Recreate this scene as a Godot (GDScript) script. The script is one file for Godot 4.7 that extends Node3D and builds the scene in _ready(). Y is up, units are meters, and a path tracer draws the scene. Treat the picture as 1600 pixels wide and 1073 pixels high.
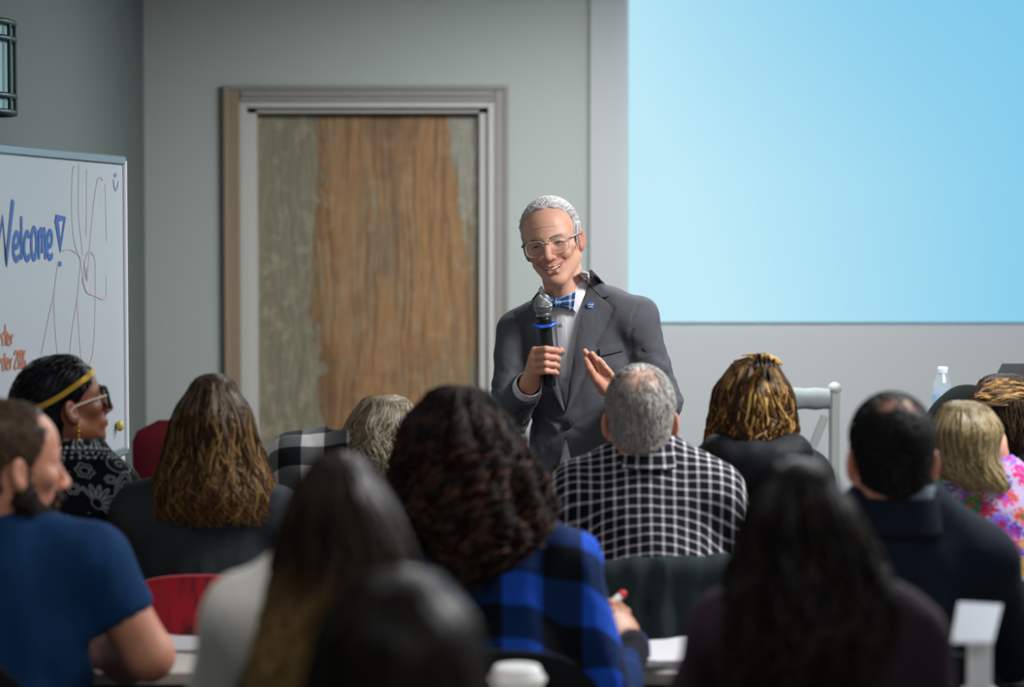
extends Node3D

# ---------------------------------------------------------------- camera numbers
const FPX := 3700.0                    # focal length in pixels of the 1600 x 1073 frame
const EYE := Vector3(0, 1.65, 0)
const PITCH := 0.05036                 # the camera looks this far down

var rng := RandomNumberGenerator.new()
var taken := {}
var M := {}


func at(px: float, py: float, depth: float) -> Vector3:     # the point at that distance into the room seen at that pixel
	var d := Vector3((px - 800.0) / FPX, -(py - 536.5) / FPX, -1.0).rotated(Vector3.RIGHT, -PITCH)
	return EYE + d * (depth / -d.z)


func on_plane(px: float, py: float, p0: Vector3, n: Vector3) -> Vector3:
	var d := Vector3((px - 800.0) / FPX, -(py - 536.5) / FPX, -1.0).rotated(Vector3.RIGHT, -PITCH)
	return EYE + d * ((p0 - EYE).dot(n) / d.dot(n))


# ---------------------------------------------------------------- a distance field on a grid, meshed as surface nets
class Field:
	var lo: Vector3
	var h: float
	var nx: int
	var ny: int
	var nz: int
	var d: PackedFloat32Array
	var V := PackedVector3Array()
	var N := PackedVector3Array()
	var I := PackedInt32Array()

	func _init(a: Vector3, b: Vector3, cell: float) -> void:
		lo = a
		h = cell
		nx = int(ceil((b.x - a.x) / h)) + 1
		ny = int(ceil((b.y - a.y) / h)) + 1
		nz = int(ceil((b.z - a.z) / h)) + 1
		d.resize(nx * ny * nz)
		d.fill(1000.0)

	func span(mn: Vector3, mx: Vector3) -> PackedInt32Array:
		return PackedInt32Array([
			clampi(int(floor((mn.x - lo.x) / h)), 0, nx), clampi(int(ceil((mx.x - lo.x) / h)) + 1, 0, nx),
			clampi(int(floor((mn.y - lo.y) / h)), 0, ny), clampi(int(ceil((mx.y - lo.y) / h)) + 1, 0, ny),
			clampi(int(floor((mn.z - lo.z) / h)), 0, nz), clampi(int(ceil((mx.z - lo.z) / h)) + 1, 0, nz)])

	# a tapered capsule; k is the width of the blend, cut takes it away instead
	func cone(a: Vector3, b: Vector3, ra: float, rb: float, k := 0.02, cut := false) -> void:
		var e := maxf(ra, rb) + k + 2.0 * h
		var s := span(a.min(b) - Vector3(e, e, e), a.max(b) + Vector3(e, e, e))
		var ba := b - a
		var inv := 1.0 / maxf(ba.length_squared(), 1e-9)
		var dr := rb - ra
		for z in range(s[4], s[5]):
			for y in range(s[2], s[3]):
				var p := Vector3(lo.x + s[0] * h, lo.y + y * h, lo.z + z * h) - a
				var i := s[0] + nx * (y + ny * z)
				for x in range(s[0], s[1]):
					var t := clampf(p.dot(ba) * inv, 0.0, 1.0)
					var v := (p - ba * t).length() - ra - dr * t
					var o := d[i]
					if cut:
						v = -v
						var g := k - absf(o - v)
						o = maxf(o, v)
						if g > 0.0:
							o += g * g / (4.0 * k)
						d[i] = o
					elif v < o + k:
						var g := k - absf(o - v)
						o = minf(o, v)
						if g > 0.0:
							o -= g * g / (4.0 * k)
						d[i] = o
					p.x += h
					i += 1

	# an ellipsoid with its own axes
	func ell(c: Vector3, r: Vector3, k := 0.02, cut := false, turn := Basis()) -> void:
		var e := maxf(r.x, maxf(r.y, r.z)) + k + 2.0 * h
		var mx := Vector3(e, e, e)
		if turn == Basis():
			mx = r + Vector3(1, 1, 1) * (k + 2.0 * h)
		var s := span(c - mx, c + mx)
		var ir := Vector3(1.0 / r.x, 1.0 / r.y, 1.0 / r.z)
		var inv := turn.inverse()
		var sx := inv * Vector3(h, 0, 0)
		for z in range(s[4], s[5]):
			for y in range(s[2], s[3]):
				var p := inv * (Vector3(lo.x + s[0] * h, lo.y + y * h, lo.z + z * h) - c)
				var i := s[0] + nx * (y + ny * z)
				for x in range(s[0], s[1]):
					var q := p * ir
					var k0 := q.length()
					var v := k0 * (k0 - 1.0) / maxf((q * ir).length(), 1e-5)
					var o := d[i]
					if cut:
						v = -v
						var g := k - absf(o - v)
						o = maxf(o, v)
						if g > 0.0:
							o += g * g / (4.0 * k)
						d[i] = o
					elif v < o + k:
						var g := k - absf(o - v)
						o = minf(o, v)
						if g > 0.0:
							o -= g * g / (4.0 * k)
						d[i] = o
					p += sx
					i += 1

	# changes the values near the surface with f(point, value)
	func near(f, reach := 3.0) -> void:
		var i := 0
		for z in nz:
			for y in ny:
				for x in nx:
					if absf(d[i]) < reach * h:
						d[i] = f.call(Vector3(lo.x + x * h, lo.y + y * h, lo.z + z * h), d[i])
					i += 1

	func wrinkle(noise: FastNoiseLite, amp: float, stretch := Vector3.ONE) -> void:
		var i := 0
		for z in nz:
			for y in ny:
				for x in nx:
					if absf(d[i]) < 4.0 * h:
						d[i] += amp * noise.get_noise_3d((lo.x + x * h) * stretch.x, (lo.y + y * h) * stretch.y, (lo.z + z * h) * stretch.z)
					i += 1

	func value(p: Vector3) -> float:
		var q := (p - lo) / h
		var x := int(floor(q.x))
		var y := int(floor(q.y))
		var z := int(floor(q.z))
		if x < 0 or y < 0 or z < 0 or x >= nx - 1 or y >= ny - 1 or z >= nz - 1:
			return 1.0
		var i := x + nx * (y + ny * z)
		var f := q - Vector3(x, y, z)
		var j := i + nx * ny
		return lerpf(lerpf(lerpf(d[i], d[i + 1], f.x), lerpf(d[i + nx], d[i + nx + 1], f.x), f.y), lerpf(lerpf(d[j], d[j + 1], f.x), lerpf(d[j + nx], d[j + nx + 1], f.x), f.y), f.z)

	func slope(p: Vector3) -> Vector3:
		var e := h
		return Vector3(value(p + Vector3(e, 0, 0)) - value(p - Vector3(e, 0, 0)), value(p + Vector3(0, e, 0)) - value(p - Vector3(0, e, 0)), value(p + Vector3(0, 0, e)) - value(p - Vector3(0, 0, e))).normalized()

	# the first point of the surface on a ray
	func hit(from: Vector3, dir: Vector3, t0: float, t1: float) -> Vector3:
		var t := t0
		while t < t1:
			var v := value(from + dir * t)
			if v < 0.0:
				for k in 6:
					t -= h * 0.3 / (k + 1)
					if value(from + dir * t) < 0.0:
						continue
					t += h * 0.2 / (k + 1)
				return from + dir * t
			t += h * 0.5
		return from + dir * (t0 + t1) * 0.5

	func mesh() -> void:
		V.clear()
		N.clear()
		I.clear()
		var at := PackedInt32Array()
		at.resize(d.size())
		at.fill(-1)
		var cells := PackedInt32Array()
		var sy := nx
		var sz := nx * ny
		var far := 2.6 * h
		for z in nz - 1:
			for y in ny - 1:
				var i := nx * (y + ny * z)
				for x in nx - 1:
					var a := d[i]
					if absf(a) < far:
						var b := d[i + 1]
						var c := d[i + sy]
						var e := d[i + sy + 1]
						var f := d[i + sz]
						var g := d[i + sz + 1]
						var m := d[i + sz + sy]
						var n := d[i + sz + sy + 1]
						var neg := int(a < 0) + int(b < 0) + int(c < 0) + int(e < 0) + int(f < 0) + int(g < 0) + int(m < 0) + int(n < 0)
						if neg > 0 and neg < 8:
							var s := Vector3.ZERO
							var q := 0
							if (a < 0) != (b < 0):
								s += Vector3(a / (a - b), 0, 0); q += 1
							if (c < 0) != (e < 0):
								s += Vector3(c / (c - e), 1, 0); q += 1
							if (f < 0) != (g < 0):
								s += Vector3(f / (f - g), 0, 1); q += 1
							if (m < 0) != (n < 0):
								s += Vector3(m / (m - n), 1, 1); q += 1
							if (a < 0) != (c < 0):
								s += Vector3(0, a / (a - c), 0); q += 1
							if (b < 0) != (e < 0):
								s += Vector3(1, b / (b - e), 0); q += 1
							if (f < 0) != (m < 0):
								s += Vector3(0, f / (f - m), 1); q += 1
							if (g < 0) != (n < 0):
								s += Vector3(1, g / (g - n), 1); q += 1
							if (a < 0) != (f < 0):
								s += Vector3(0, 0, a / (a - f)); q += 1
							if (b < 0) != (g < 0):
								s += Vector3(1, 0, b / (b - g)); q += 1
							if (c < 0) != (m < 0):
								s += Vector3(0, 1, c / (c - m)); q += 1
							if (e < 0) != (n < 0):
								s += Vector3(1, 1, e / (e - n)); q += 1
							at[i] = V.size()
							cells.append(i)
							V.append(lo + (Vector3(x, y, z) + s / q) * h)
							N.append(Vector3(b + e + g + n - a - c - f - m, c + e + m + n - a - b - f - g, f + g + m + n - a - b - c - e).normalized())
					i += 1
		for i in cells:
			var inside := d[i] < 0
			if inside != (d[i + 1] < 0):
				quad(at[i - sy - sz], at[i - sz], at[i], at[i - sy], inside)
			if inside != (d[i + sy] < 0):
				quad(at[i - sz - 1], at[i - 1], at[i], at[i - sz], inside)
			if inside != (d[i + sz] < 0):
				quad(at[i - 1 - sy], at[i - sy], at[i], at[i - 1], inside)

	func quad(a: int, b: int, c: int, e: int, inside: bool) -> void:
		if a < 0 or b < 0 or c < 0 or e < 0:
			return
		if inside:
			I.append_array(PackedInt32Array([a, c, b, a, e, c]))
		else:
			I.append_array(PackedInt32Array([a, b, c, a, c, e]))


# ---------------------------------------------------------------- loose geometry: tubes, ribbons, patches, boxes
class Geo:
	var V := PackedVector3Array()
	var N := PackedVector3Array()
	var C := PackedColorArray()
	var U := PackedVector2Array()
	var I := PackedInt32Array()

	func vert(p: Vector3, n: Vector3, c := Color.WHITE, u := Vector2.ZERO) -> void:
		V.append(p)
		N.append(n)
		C.append(c)
		U.append(u)

	func tri(a: int, b: int, c: int) -> void:     # counter-clockwise seen from outside
		I.append_array(PackedInt32Array([a, c, b]))

	# a tapered lock or rod along pts, flattened where flat < 1; out is the direction its broad side faces
	func strand(pts: PackedVector3Array, r: PackedFloat32Array, out: Vector3, flat := 0.5, sides := 4, c0 := Color.WHITE, c1 := Color.WHITE) -> void:
		var n := pts.size()
		var first := V.size()
		for i in n:
			var t := (pts[mini(i + 1, n - 1)] - pts[maxi(i - 1, 0)]).normalized()
			var side := t.cross(out)
			if side.length_squared() < 1e-6:
				side = t.cross(Vector3(0.3, 0.2, 0.9))
			side = side.normalized()
			var up := side.cross(t)
			var c := c0.lerp(c1, float(i) / maxf(n - 1, 1))
			for s in sides:
				var a := TAU * s / sides
				var nn := (side * cos(a) + up * sin(a)).normalized()
				vert(pts[i] + side * (cos(a) * r[i]) + up * (sin(a) * r[i] * flat), nn, c, Vector2(float(s) / sides, float(i) / n))
		for i in n - 1:
			for s in sides:
				var a := first + i * sides + s
				var b := first + i * sides + (s + 1) % sides
				I.append_array(PackedInt32Array([a, b, a + sides, b, b + sides, a + sides]))
		for e in [0, n - 1]:
			var o: int = first + e * sides
			for s in range(1, sides - 1):
				I.append_array(PackedInt32Array([o, o + s + 1, o + s] if e else [o, o + s, o + s + 1]))

	func rod(a: Vector3, b: Vector3, ra: float, rb: float, sides := 12, c := Color.WHITE) -> void:
		strand(PackedVector3Array([a, b]), PackedFloat32Array([ra, rb]), Vector3(0.13, 0.31, 0.94), 1.0, sides, c, c)

	func tube(pts: Array, r: float, sides := 8, c := Color.WHITE) -> void:
		var rr := PackedFloat32Array()
		rr.resize(pts.size())
		rr.fill(r)
		strand(PackedVector3Array(pts), rr, Vector3(0.13, 0.31, 0.94), 1.0, sides, c, c)

	# a box with chamfered edges: its centre, half sizes, axes
	func box(c: Vector3, s: Vector3, bev := 0.003, turn := Basis(), col := Color.WHITE) -> void:
		bev = minf(bev, minf(s.x, minf(s.y, s.z)) * 0.45)
		for axis in 3:
			for sg in [-1.0, 1.0]:
				var u := (axis + 1) % 3
				var w := (axis + 2) % 3
				var q := []
				for k in [[-1, -1], [1, -1], [1, 1], [-1, 1]]:
					var p := Vector3.ZERO
					p[axis] = sg * s[axis]
					p[u] = k[0] * (s[u] - bev)
					p[w] = k[1] * (s[w] - bev)
					q.append(p)
				if sg < 0:
					q.reverse()
				var nn := Vector3.ZERO
				nn[axis] = sg
				face(c, turn, q, nn, col)
				# the chamfers along u on the +w and -w sides
				for sw in [-1.0, 1.0]:
					var e := []
					for k in [-1, 1]:
						var p := Vector3.ZERO
						p[axis] = sg * s[axis]
						p[u] = k * (s[u] - bev)
						p[w] = sw * (s[w] - bev)
						e.append(p)
						var p2 := p
						p2[axis] = sg * (s[axis] - bev)
						p2[w] = sw * s[w]
						e.append(p2)
					var n2 := Vector3.ZERO
					n2[axis] = sg
					n2[w] = sw
					var l := [e[0], e[2], e[3], e[1]]
					if (l[1] - l[0]).cross(l[2] - l[0]).dot(n2) < 0:
						l.reverse()
					face(c, turn, l, n2.normalized(), col)
		for k in 8:
			var sg := Vector3(1 if k & 1 else -1, 1 if k & 2 else -1, 1 if k & 4 else -1)
			var l := []
			for axis in 3:
				var p := sg * (s - Vector3.ONE * bev)
				p[axis] = sg[axis] * s[axis]
				l.append(p)
			if (l[1] - l[0]).cross(l[2] - l[0]).dot(sg) < 0:
				l.reverse()
			face(c, turn, l, sg.normalized(), col)

	func face(c: Vector3, turn: Basis, q: Array, n: Vector3, col: Color) -> void:
		var f := V.size()
		for p in q:
			vert(c + turn * p, turn * n, col, Vector2(p.x + p.z, p.y))
		for k in range(1, q.size() - 1):
			tri(f, f + k, f + k + 1)

	# a grid of points, rows x cols; smooth normals; closed makes the last column meet the first
	func patch(p: Array, cols: int, closed := false, c := Color.WHITE, flip := false) -> void:
		var rows := p.size() / cols
		var f := V.size()
		for j in rows:
			for i in cols:
				var l: Vector3 = p[j * cols + (posmod(i - 1, cols) if closed else maxi(i - 1, 0))]
				var r: Vector3 = p[j * cols + ((i + 1) % cols if closed else mini(i + 1, cols - 1))]
				var dn: Vector3 = p[maxi(j - 1, 0) * cols + i]
				var up: Vector3 = p[mini(j + 1, rows - 1) * cols + i]
				var n := (r - l).cross(up - dn)
				if n.length_squared() < 1e-16:
					n = Vector3.UP if j == 0 else Vector3.DOWN
				vert(p[j * cols + i], (-n if flip else n).normalized(), c, Vector2(float(i) / cols, float(j) / rows))
		for j in rows - 1:
			for i in (cols if closed else cols - 1):
				var a := f + j * cols + i
				var b := f + j * cols + (i + 1) % cols
				if flip:
					I.append_array(PackedInt32Array([a, b, a + cols, b, b + cols, a + cols]))
				else:
					I.append_array(PackedInt32Array([a, a + cols, b, b, a + cols, b + cols]))

	# a sheet with thickness along dir: front, back and rims
	func slab(p: Array, cols: int, thick: Array, c := Color.WHITE) -> void:
		var rows := p.size() / cols
		var back := []
		for k in p.size():
			back.append(p[k] - thick[k])
		patch(p, cols, false, c)
		patch(back, cols, false, c, true)
		var ring := []
		for i in cols:
			ring.append(i)
		for j in range(1, rows):
			ring.append(j * cols + cols - 1)
		for i in range(cols - 2, -1, -1):
			ring.append((rows - 1) * cols + i)
		for j in range(rows - 2, 0, -1):
			ring.append(j * cols)
		for k in ring.size():
			var a: int = ring[k]
			var b: int = ring[(k + 1) % ring.size()]
			var n: Vector3 = (p[b] - p[a]).cross(thick[a]).normalized()
			var f := V.size()
			for q in [p[a], p[b], back[b], back[a]]:
				vert(q, n, c)
			I.append_array(PackedInt32Array([f, f + 1, f + 2, f, f + 2, f + 3]))

	# a profile of (radius, height) turned round an axis
	func lathe(base: Vector3, prof: Array, sides := 24, turn := Basis(), c := Color.WHITE) -> void:
		var p := []
		for q in prof:
			for s in sides:
				var a := TAU * s / sides
				p.append(base + turn * Vector3(q[0] * cos(a), q[1], -q[0] * sin(a)))
		patch(p, sides, true, c)

	func sphere(c: Vector3, r: Vector3, sides := 12, turn := Basis(), col := Color.WHITE) -> void:
		var f := V.size()
		var rows := sides / 2 + 1
		for j in rows:
			var b := PI * j / (rows - 1) - PI / 2
			for s in sides + 1:
				var a := TAU * s / sides
				var n := Vector3(cos(b) * cos(a), sin(b), -cos(b) * sin(a))
				vert(c + turn * (n * r), (turn * (n / r)).normalized(), col, Vector2(float(s) / sides, float(j) / rows))
		for j in rows - 1:
			for s in sides:
				var a := f + j * (sides + 1) + s
				I.append_array(PackedInt32Array([a, a + sides + 1, a + 1, a + 1, a + sides + 1, a + sides + 2]))

	func add(v: PackedVector3Array, n: PackedVector3Array, idx: PackedInt32Array, t: Transform3D, c := Color.WHITE, colors := PackedColorArray()) -> void:
		var f := V.size()
		for k in v.size():
			vert(t * v[k], (t.basis * n[k]).normalized(), colors[k] if colors.size() else c)
		for k in idx:
			I.append(k + f)


# ---------------------------------------------------------------- nodes
func numbered(called: String) -> String:
	var n: int = taken.get(called, 0)
	taken[called] = n + 1
	return called if n == 0 else "%s_%03d" % [called, n]


func tag(o: Node3D, label: String, category := "", group := "", kind := "") -> Node3D:
	if label:
		o.set_meta("label", label)
	if category:
		o.set_meta("category", category)
	if group:
		o.set_meta("group", group)
	if kind:
		o.set_meta("kind", kind)
	return o


func thing(called: String, label: String, category: String, base: Vector3, group := "") -> Node3D:
	var o := Node3D.new()
	o.name = numbered(called)
	o.position = base
	add_child(o)
	tag(o, label, category, group)
	return o


func origin_of(n: Node) -> Vector3:
	var p := Vector3.ZERO
	while n is Node3D and n != self:
		p += n.position
		n = n.get_parent()
	return p


# a mesh given in the room's coordinates, as a part of parent (or at top level)
func put(called: String, g: Geo, m: Material, parent: Node = null, label := "") -> MeshInstance3D:
	var o := MeshInstance3D.new()
	var a := []
	a.resize(Mesh.ARRAY_MAX)
	var off := Vector3.ZERO
	if parent:
		off = origin_of(parent)
	else:
		var mn := g.V[0]
		var mx := g.V[0]
		for v in g.V:
			mn = mn.min(v)
			mx = mx.max(v)
		off = Vector3((mn.x + mx.x) / 2, mn.y, (mn.z + mx.z) / 2)
		o.position = off
	var vv := PackedVector3Array()
	vv.resize(g.V.size())
	for k in g.V.size():
		vv[k] = g.V[k] - off
	a[Mesh.ARRAY_VERTEX] = vv
	a[Mesh.ARRAY_NORMAL] = g.N
	a[Mesh.ARRAY_COLOR] = g.C
	a[Mesh.ARRAY_TEX_UV] = g.U
	a[Mesh.ARRAY_INDEX] = g.I
	var am := ArrayMesh.new()
	am.add_surface_from_arrays(Mesh.PRIMITIVE_TRIANGLES, a)
	am.surface_set_material(0, m)
	o.mesh = am
	o.name = called if parent else numbered(called)
	(parent if parent else self).add_child(o, true)
	if label:
		o.set_meta("label", label)
	return o


# a field's surface as a part; paint(p, n) gives a colour, region(p) and lay(p, n, region) lay out a cloth
func put_field(called: String, f: Field, m: Material, parent: Node, paint = null, region = null, lay = null) -> MeshInstance3D:
	if f.V.is_empty():
		f.mesh()
	var g := Geo.new()
	if lay != null:
		var reg := PackedInt32Array()
		reg.resize(f.V.size())
		for k in f.V.size():
			reg[k] = region.call(f.V[k]) if region != null else 0
		var seen := {}
		for t in range(0, f.I.size(), 3):
			var r := reg[f.I[t]]
			if reg[f.I[t + 1]] == reg[f.I[t + 2]]:
				r = reg[f.I[t + 1]]
			for k in 3:
				var v := f.I[t + k]
				var key := v * 8 + r
				if not seen.has(key):
					seen[key] = g.V.size()
					g.vert(f.V[v], f.N[v], paint.call(f.V[v], f.N[v]) if paint != null else Color.WHITE, lay.call(f.V[v], f.N[v], r))
				g.I.append(seen[key])
	else:
		g.V = f.V
		g.N = f.N
		g.I = f.I
		g.U.resize(f.V.size())
		g.C.resize(f.V.size())
		g.C.fill(Color.WHITE)
		if paint != null:
			for k in f.V.size():
				g.C[k] = paint.call(f.V[k], f.N[k])
	return put(called, g, m, parent)


func box_part(called: String, c: Vector3, s: Vector3, m: Material, parent: Node = null, bev := 0.004, turn := Basis()) -> MeshInstance3D:
	var g := Geo.new()
	g.box(c, s, bev, turn)
	return put(called, g, m, parent)


func lin(hex: String) -> Color:
	return Color(hex).srgb_to_linear()


# ---------------------------------------------------------------- materials
func noise_tex(freq: float, octaves := 4, seed_ := 1, normal := 0.0, size := 256, type := FastNoiseLite.TYPE_SIMPLEX_SMOOTH) -> NoiseTexture2D:
	var n := FastNoiseLite.new()
	n.noise_type = type
	n.frequency = freq
	n.fractal_octaves = octaves
	n.seed = seed_
	var t := NoiseTexture2D.new()
	t.width = size
	t.height = size
	t.seamless = true
	t.noise = n
	if normal > 0.0:
		t.as_normal_map = true
		t.bump_strength = normal
	return t


func mat(called: String, color: String, rough := 0.7, metal := 0.0) -> StandardMaterial3D:
	var m := StandardMaterial3D.new()
	m.resource_name = called
	m.albedo_color = Color(color)
	m.roughness = rough
	m.metallic = metal
	M[called] = m
	return m


func with_grain(m: StandardMaterial3D, tex: Texture2D, scale: float, strength: float) -> StandardMaterial3D:
	m.normal_enabled = true
	m.normal_texture = tex
	m.normal_scale = strength
	m.uv1_triplanar = true
	m.uv1_scale = Vector3(scale, scale, scale)
	return m


func cloth(called: String, color: String, sheen := 0.3, rough := 0.85) -> StandardMaterial3D:
	var m := mat(called, color, rough)
	m.rim_enabled = sheen > 0.0
	m.rim = sheen * 0.3
	m.metallic_specular = 0.25
	m.rim_tint = 0.6
	return with_grain(m, M.weave, 30.0, 0.35)


func skin(called: String, color: String) -> StandardMaterial3D:
	var m := mat(called, color, 0.48)
	m.vertex_color_use_as_albedo = true
	m.subsurf_scatter_enabled = true
	m.subsurf_scatter_strength = 0.12
	return with_grain(m, M.pores, 34.0, 0.12)


func hairy(called: String, rough := 0.42) -> StandardMaterial3D:
	var m := mat(called, "ffffff", rough)
	m.vertex_color_use_as_albedo = true
	m.metallic_specular = 0.3
	return m


func _ready() -> void:
	rng.seed = 7
	# ------------------------------------------------ camera, sky, lights, exposure
	var cam := Camera3D.new()
	cam.name = "camera"
	var ca := CameraAttributesPhysical.new()
	ca.frustum_focal_length = 24.0 / 2.0 / (536.5 / FPX)
	ca.frustum_focus_distance = 6.45
	ca.frustum_near = 0.05
	ca.frustum_far = 60.0
	ca.exposure_aperture = 2.0
	cam.attributes = ca
	cam.fov = rad_to_deg(2.0 * atan(536.5 / FPX))
	cam.position = EYE
	cam.rotation = Vector3(-PITCH, 0, 0)
	add_child(cam)
	cam.current = true
	var we := WorldEnvironment.new()
	we.name = "world_environment"
	var env := Environment.new()
	env.background_mode = Environment.BG_COLOR
	env.background_color = Color(0.05, 0.05, 0.055)
	env.tonemap_mode = Environment.TONE_MAPPER_LINEAR
	env.tonemap_exposure = 1.0
	env.sdfgi_enabled = true
	env.ssao_enabled = true
	env.ssil_enabled = true
	we.environment = env
	add_child(we)
	# position, energy, colour of each ceiling panel
	var panels := [
		[Vector3(1.75, 2.74, -5.25), 13.0, "f6f7fa"], [Vector3(-0.5, 2.74, -3.4), 0.9, "f4f6f8"],
		[Vector3(2.7, 2.74, -7.6), 1.0, "eef4fa"], [Vector3(0.45, 2.74, -7.65), 7.8, "f2f6f6"], [Vector3(1.2, 2.74, -1.2), 2.8, "f4f6f8"]]
	var pi := 0
	M.weave = noise_tex(0.11, 3, 5, 6.0)
	M.pores = noise_tex(0.06, 4, 9, 5.0)
	M.plaster = noise_tex(0.05, 5, 3, 3.0)
	for p in panels:
		ceiling_light(p[0], p[1], Color(p[2]), pi)
		pi += 1
	room()
	door()
	screen()
	whiteboard()
	sconce()
	furniture()
	audience()
	speaker()


# ---------------------------------------------------------------- room
func ceiling_light(p: Vector3, energy: float, color: Color, k: int) -> void:
	var words := ["over the speaker's side of the seats", "over the middle of the seats", "near the projection wall", "in front of the plywood door", "behind the last row of seats"]
	var t := thing("ceiling_light", "flat white ceiling light panel " + words[k], "light", p, "ceiling light panels")
	if not M.has("light_frame"):
		mat("light_frame", "d8d8d6", 0.5)
		var m := mat("diffuser", "f4f4f2", 0.6)
		m.emission_enabled = true
		m.emission = Color("fff6ec")
		m.emission_energy_multiplier = 1.2
	var g := Geo.new()
	for s in [-1, 1]:
		g.box(p + Vector3(s * 0.6, 0.0, 0), Vector3(0.015, 0.012, 0.31), 0.003)
		g.box(p + Vector3(0, 0.0, s * 0.3), Vector3(0.6, 0.012, 0.015), 0.003)
	put("frame", g, M.light_frame, t)
	box_part("diffuser", p + Vector3(0, 0.004, 0), Vector3(0.585, 0.004, 0.285), M.diffuser, t, 0.001)
	var l := AreaLight3D.new()
	l.name = "panel_light"
	l.area_size = Vector2(1.15, 0.55)
	l.light_color = color
	l.light_energy = energy
	l.area_range = 20.0
	l.shadow_enabled = true
	l.position = p + Vector3(0, -0.02, 0)
	l.rotation = Vector3(-PI / 2, 0, 0)
	add_child(l)


func slab_part(called: String, a: Vector3, b: Vector3, m: Material) -> void:
	tag(box_part(called, (a + b) / 2, (b - a) / 2, m, null, 0.0005), "", "", "", "structure")


func room() -> void:
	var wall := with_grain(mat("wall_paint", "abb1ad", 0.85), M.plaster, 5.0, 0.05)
	var side := with_grain(mat("side_wall_shaded", "626a68", 0.85), M.plaster, 5.0, 0.05)  # wall paint darkened, the dimmer light on this side put into the colour
	var plat := with_grain(mat("projection_spill_paint", "b4b6b8", 0.85), M.plaster, 5.0, 0.04)  # paler than the wall: projector spill put into the colour
	var fl := mat("carpet", "4a4c50", 0.95)
	with_grain(fl, M.weave, 3.0, 1.0)
	var cei := with_grain(mat("ceiling_tile", "c9c8c4", 0.9), M.plaster, 2.0, 0.6)
	slab_part("floor", Vector3(-1.6, -0.15, -9.6), Vector3(4.2, 0, 3.2), fl)
	slab_part("ceiling", Vector3(-1.6, 2.76, -9.6), Vector3(4.2, 2.9, 3.2), cei)
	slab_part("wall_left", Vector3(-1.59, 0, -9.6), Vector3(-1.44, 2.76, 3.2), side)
	slab_part("wall_right", Vector3(4.05, 0, -9.6), Vector3(4.2, 2.76, 3.2), wall)
	slab_part("wall_rear", Vector3(-1.6, 0, 3.05), Vector3(4.2, 2.76, 3.2), wall)
	# the back wall, in one piece round the doorway
	var z := -9.3
	var x0 := at(352, 300, 9.3).x
	var x1 := at(793, 300, 9.3).x
	var top := at(500, 138, 9.3).y
	var g := Geo.new()
	for q in [[-1.6, x0 + 0.05, 0.0, 2.76], [x1 - 0.05, 4.2, 0.0, 2.76], [x0 + 0.05, x1 - 0.05, top - 0.05, 2.76]]:
		g.box(Vector3((q[0] + q[1]) / 2, (q[2] + q[3]) / 2, z - 0.13), Vector3((q[1] - q[0]) / 2, (q[3] - q[2]) / 2, 0.13), 0.0005)
	tag(put("wall_back", g, wall), "", "", "", "structure")
	# the wall section with the projection comes 4 cm forward
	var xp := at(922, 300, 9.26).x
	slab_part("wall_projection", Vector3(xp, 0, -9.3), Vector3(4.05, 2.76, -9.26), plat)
	slab_part("baseboard_back", Vector3(xp + 0.01, 0, -9.26), Vector3(4.05, 0.1, -9.245), mat("baseboard_paint", "8a8984", 0.6))
	slab_part("baseboard_left", Vector3(-1.44, 0, -9.3), Vector3(-1.425, 0.1, 3.05), M.baseboard_paint)


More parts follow.
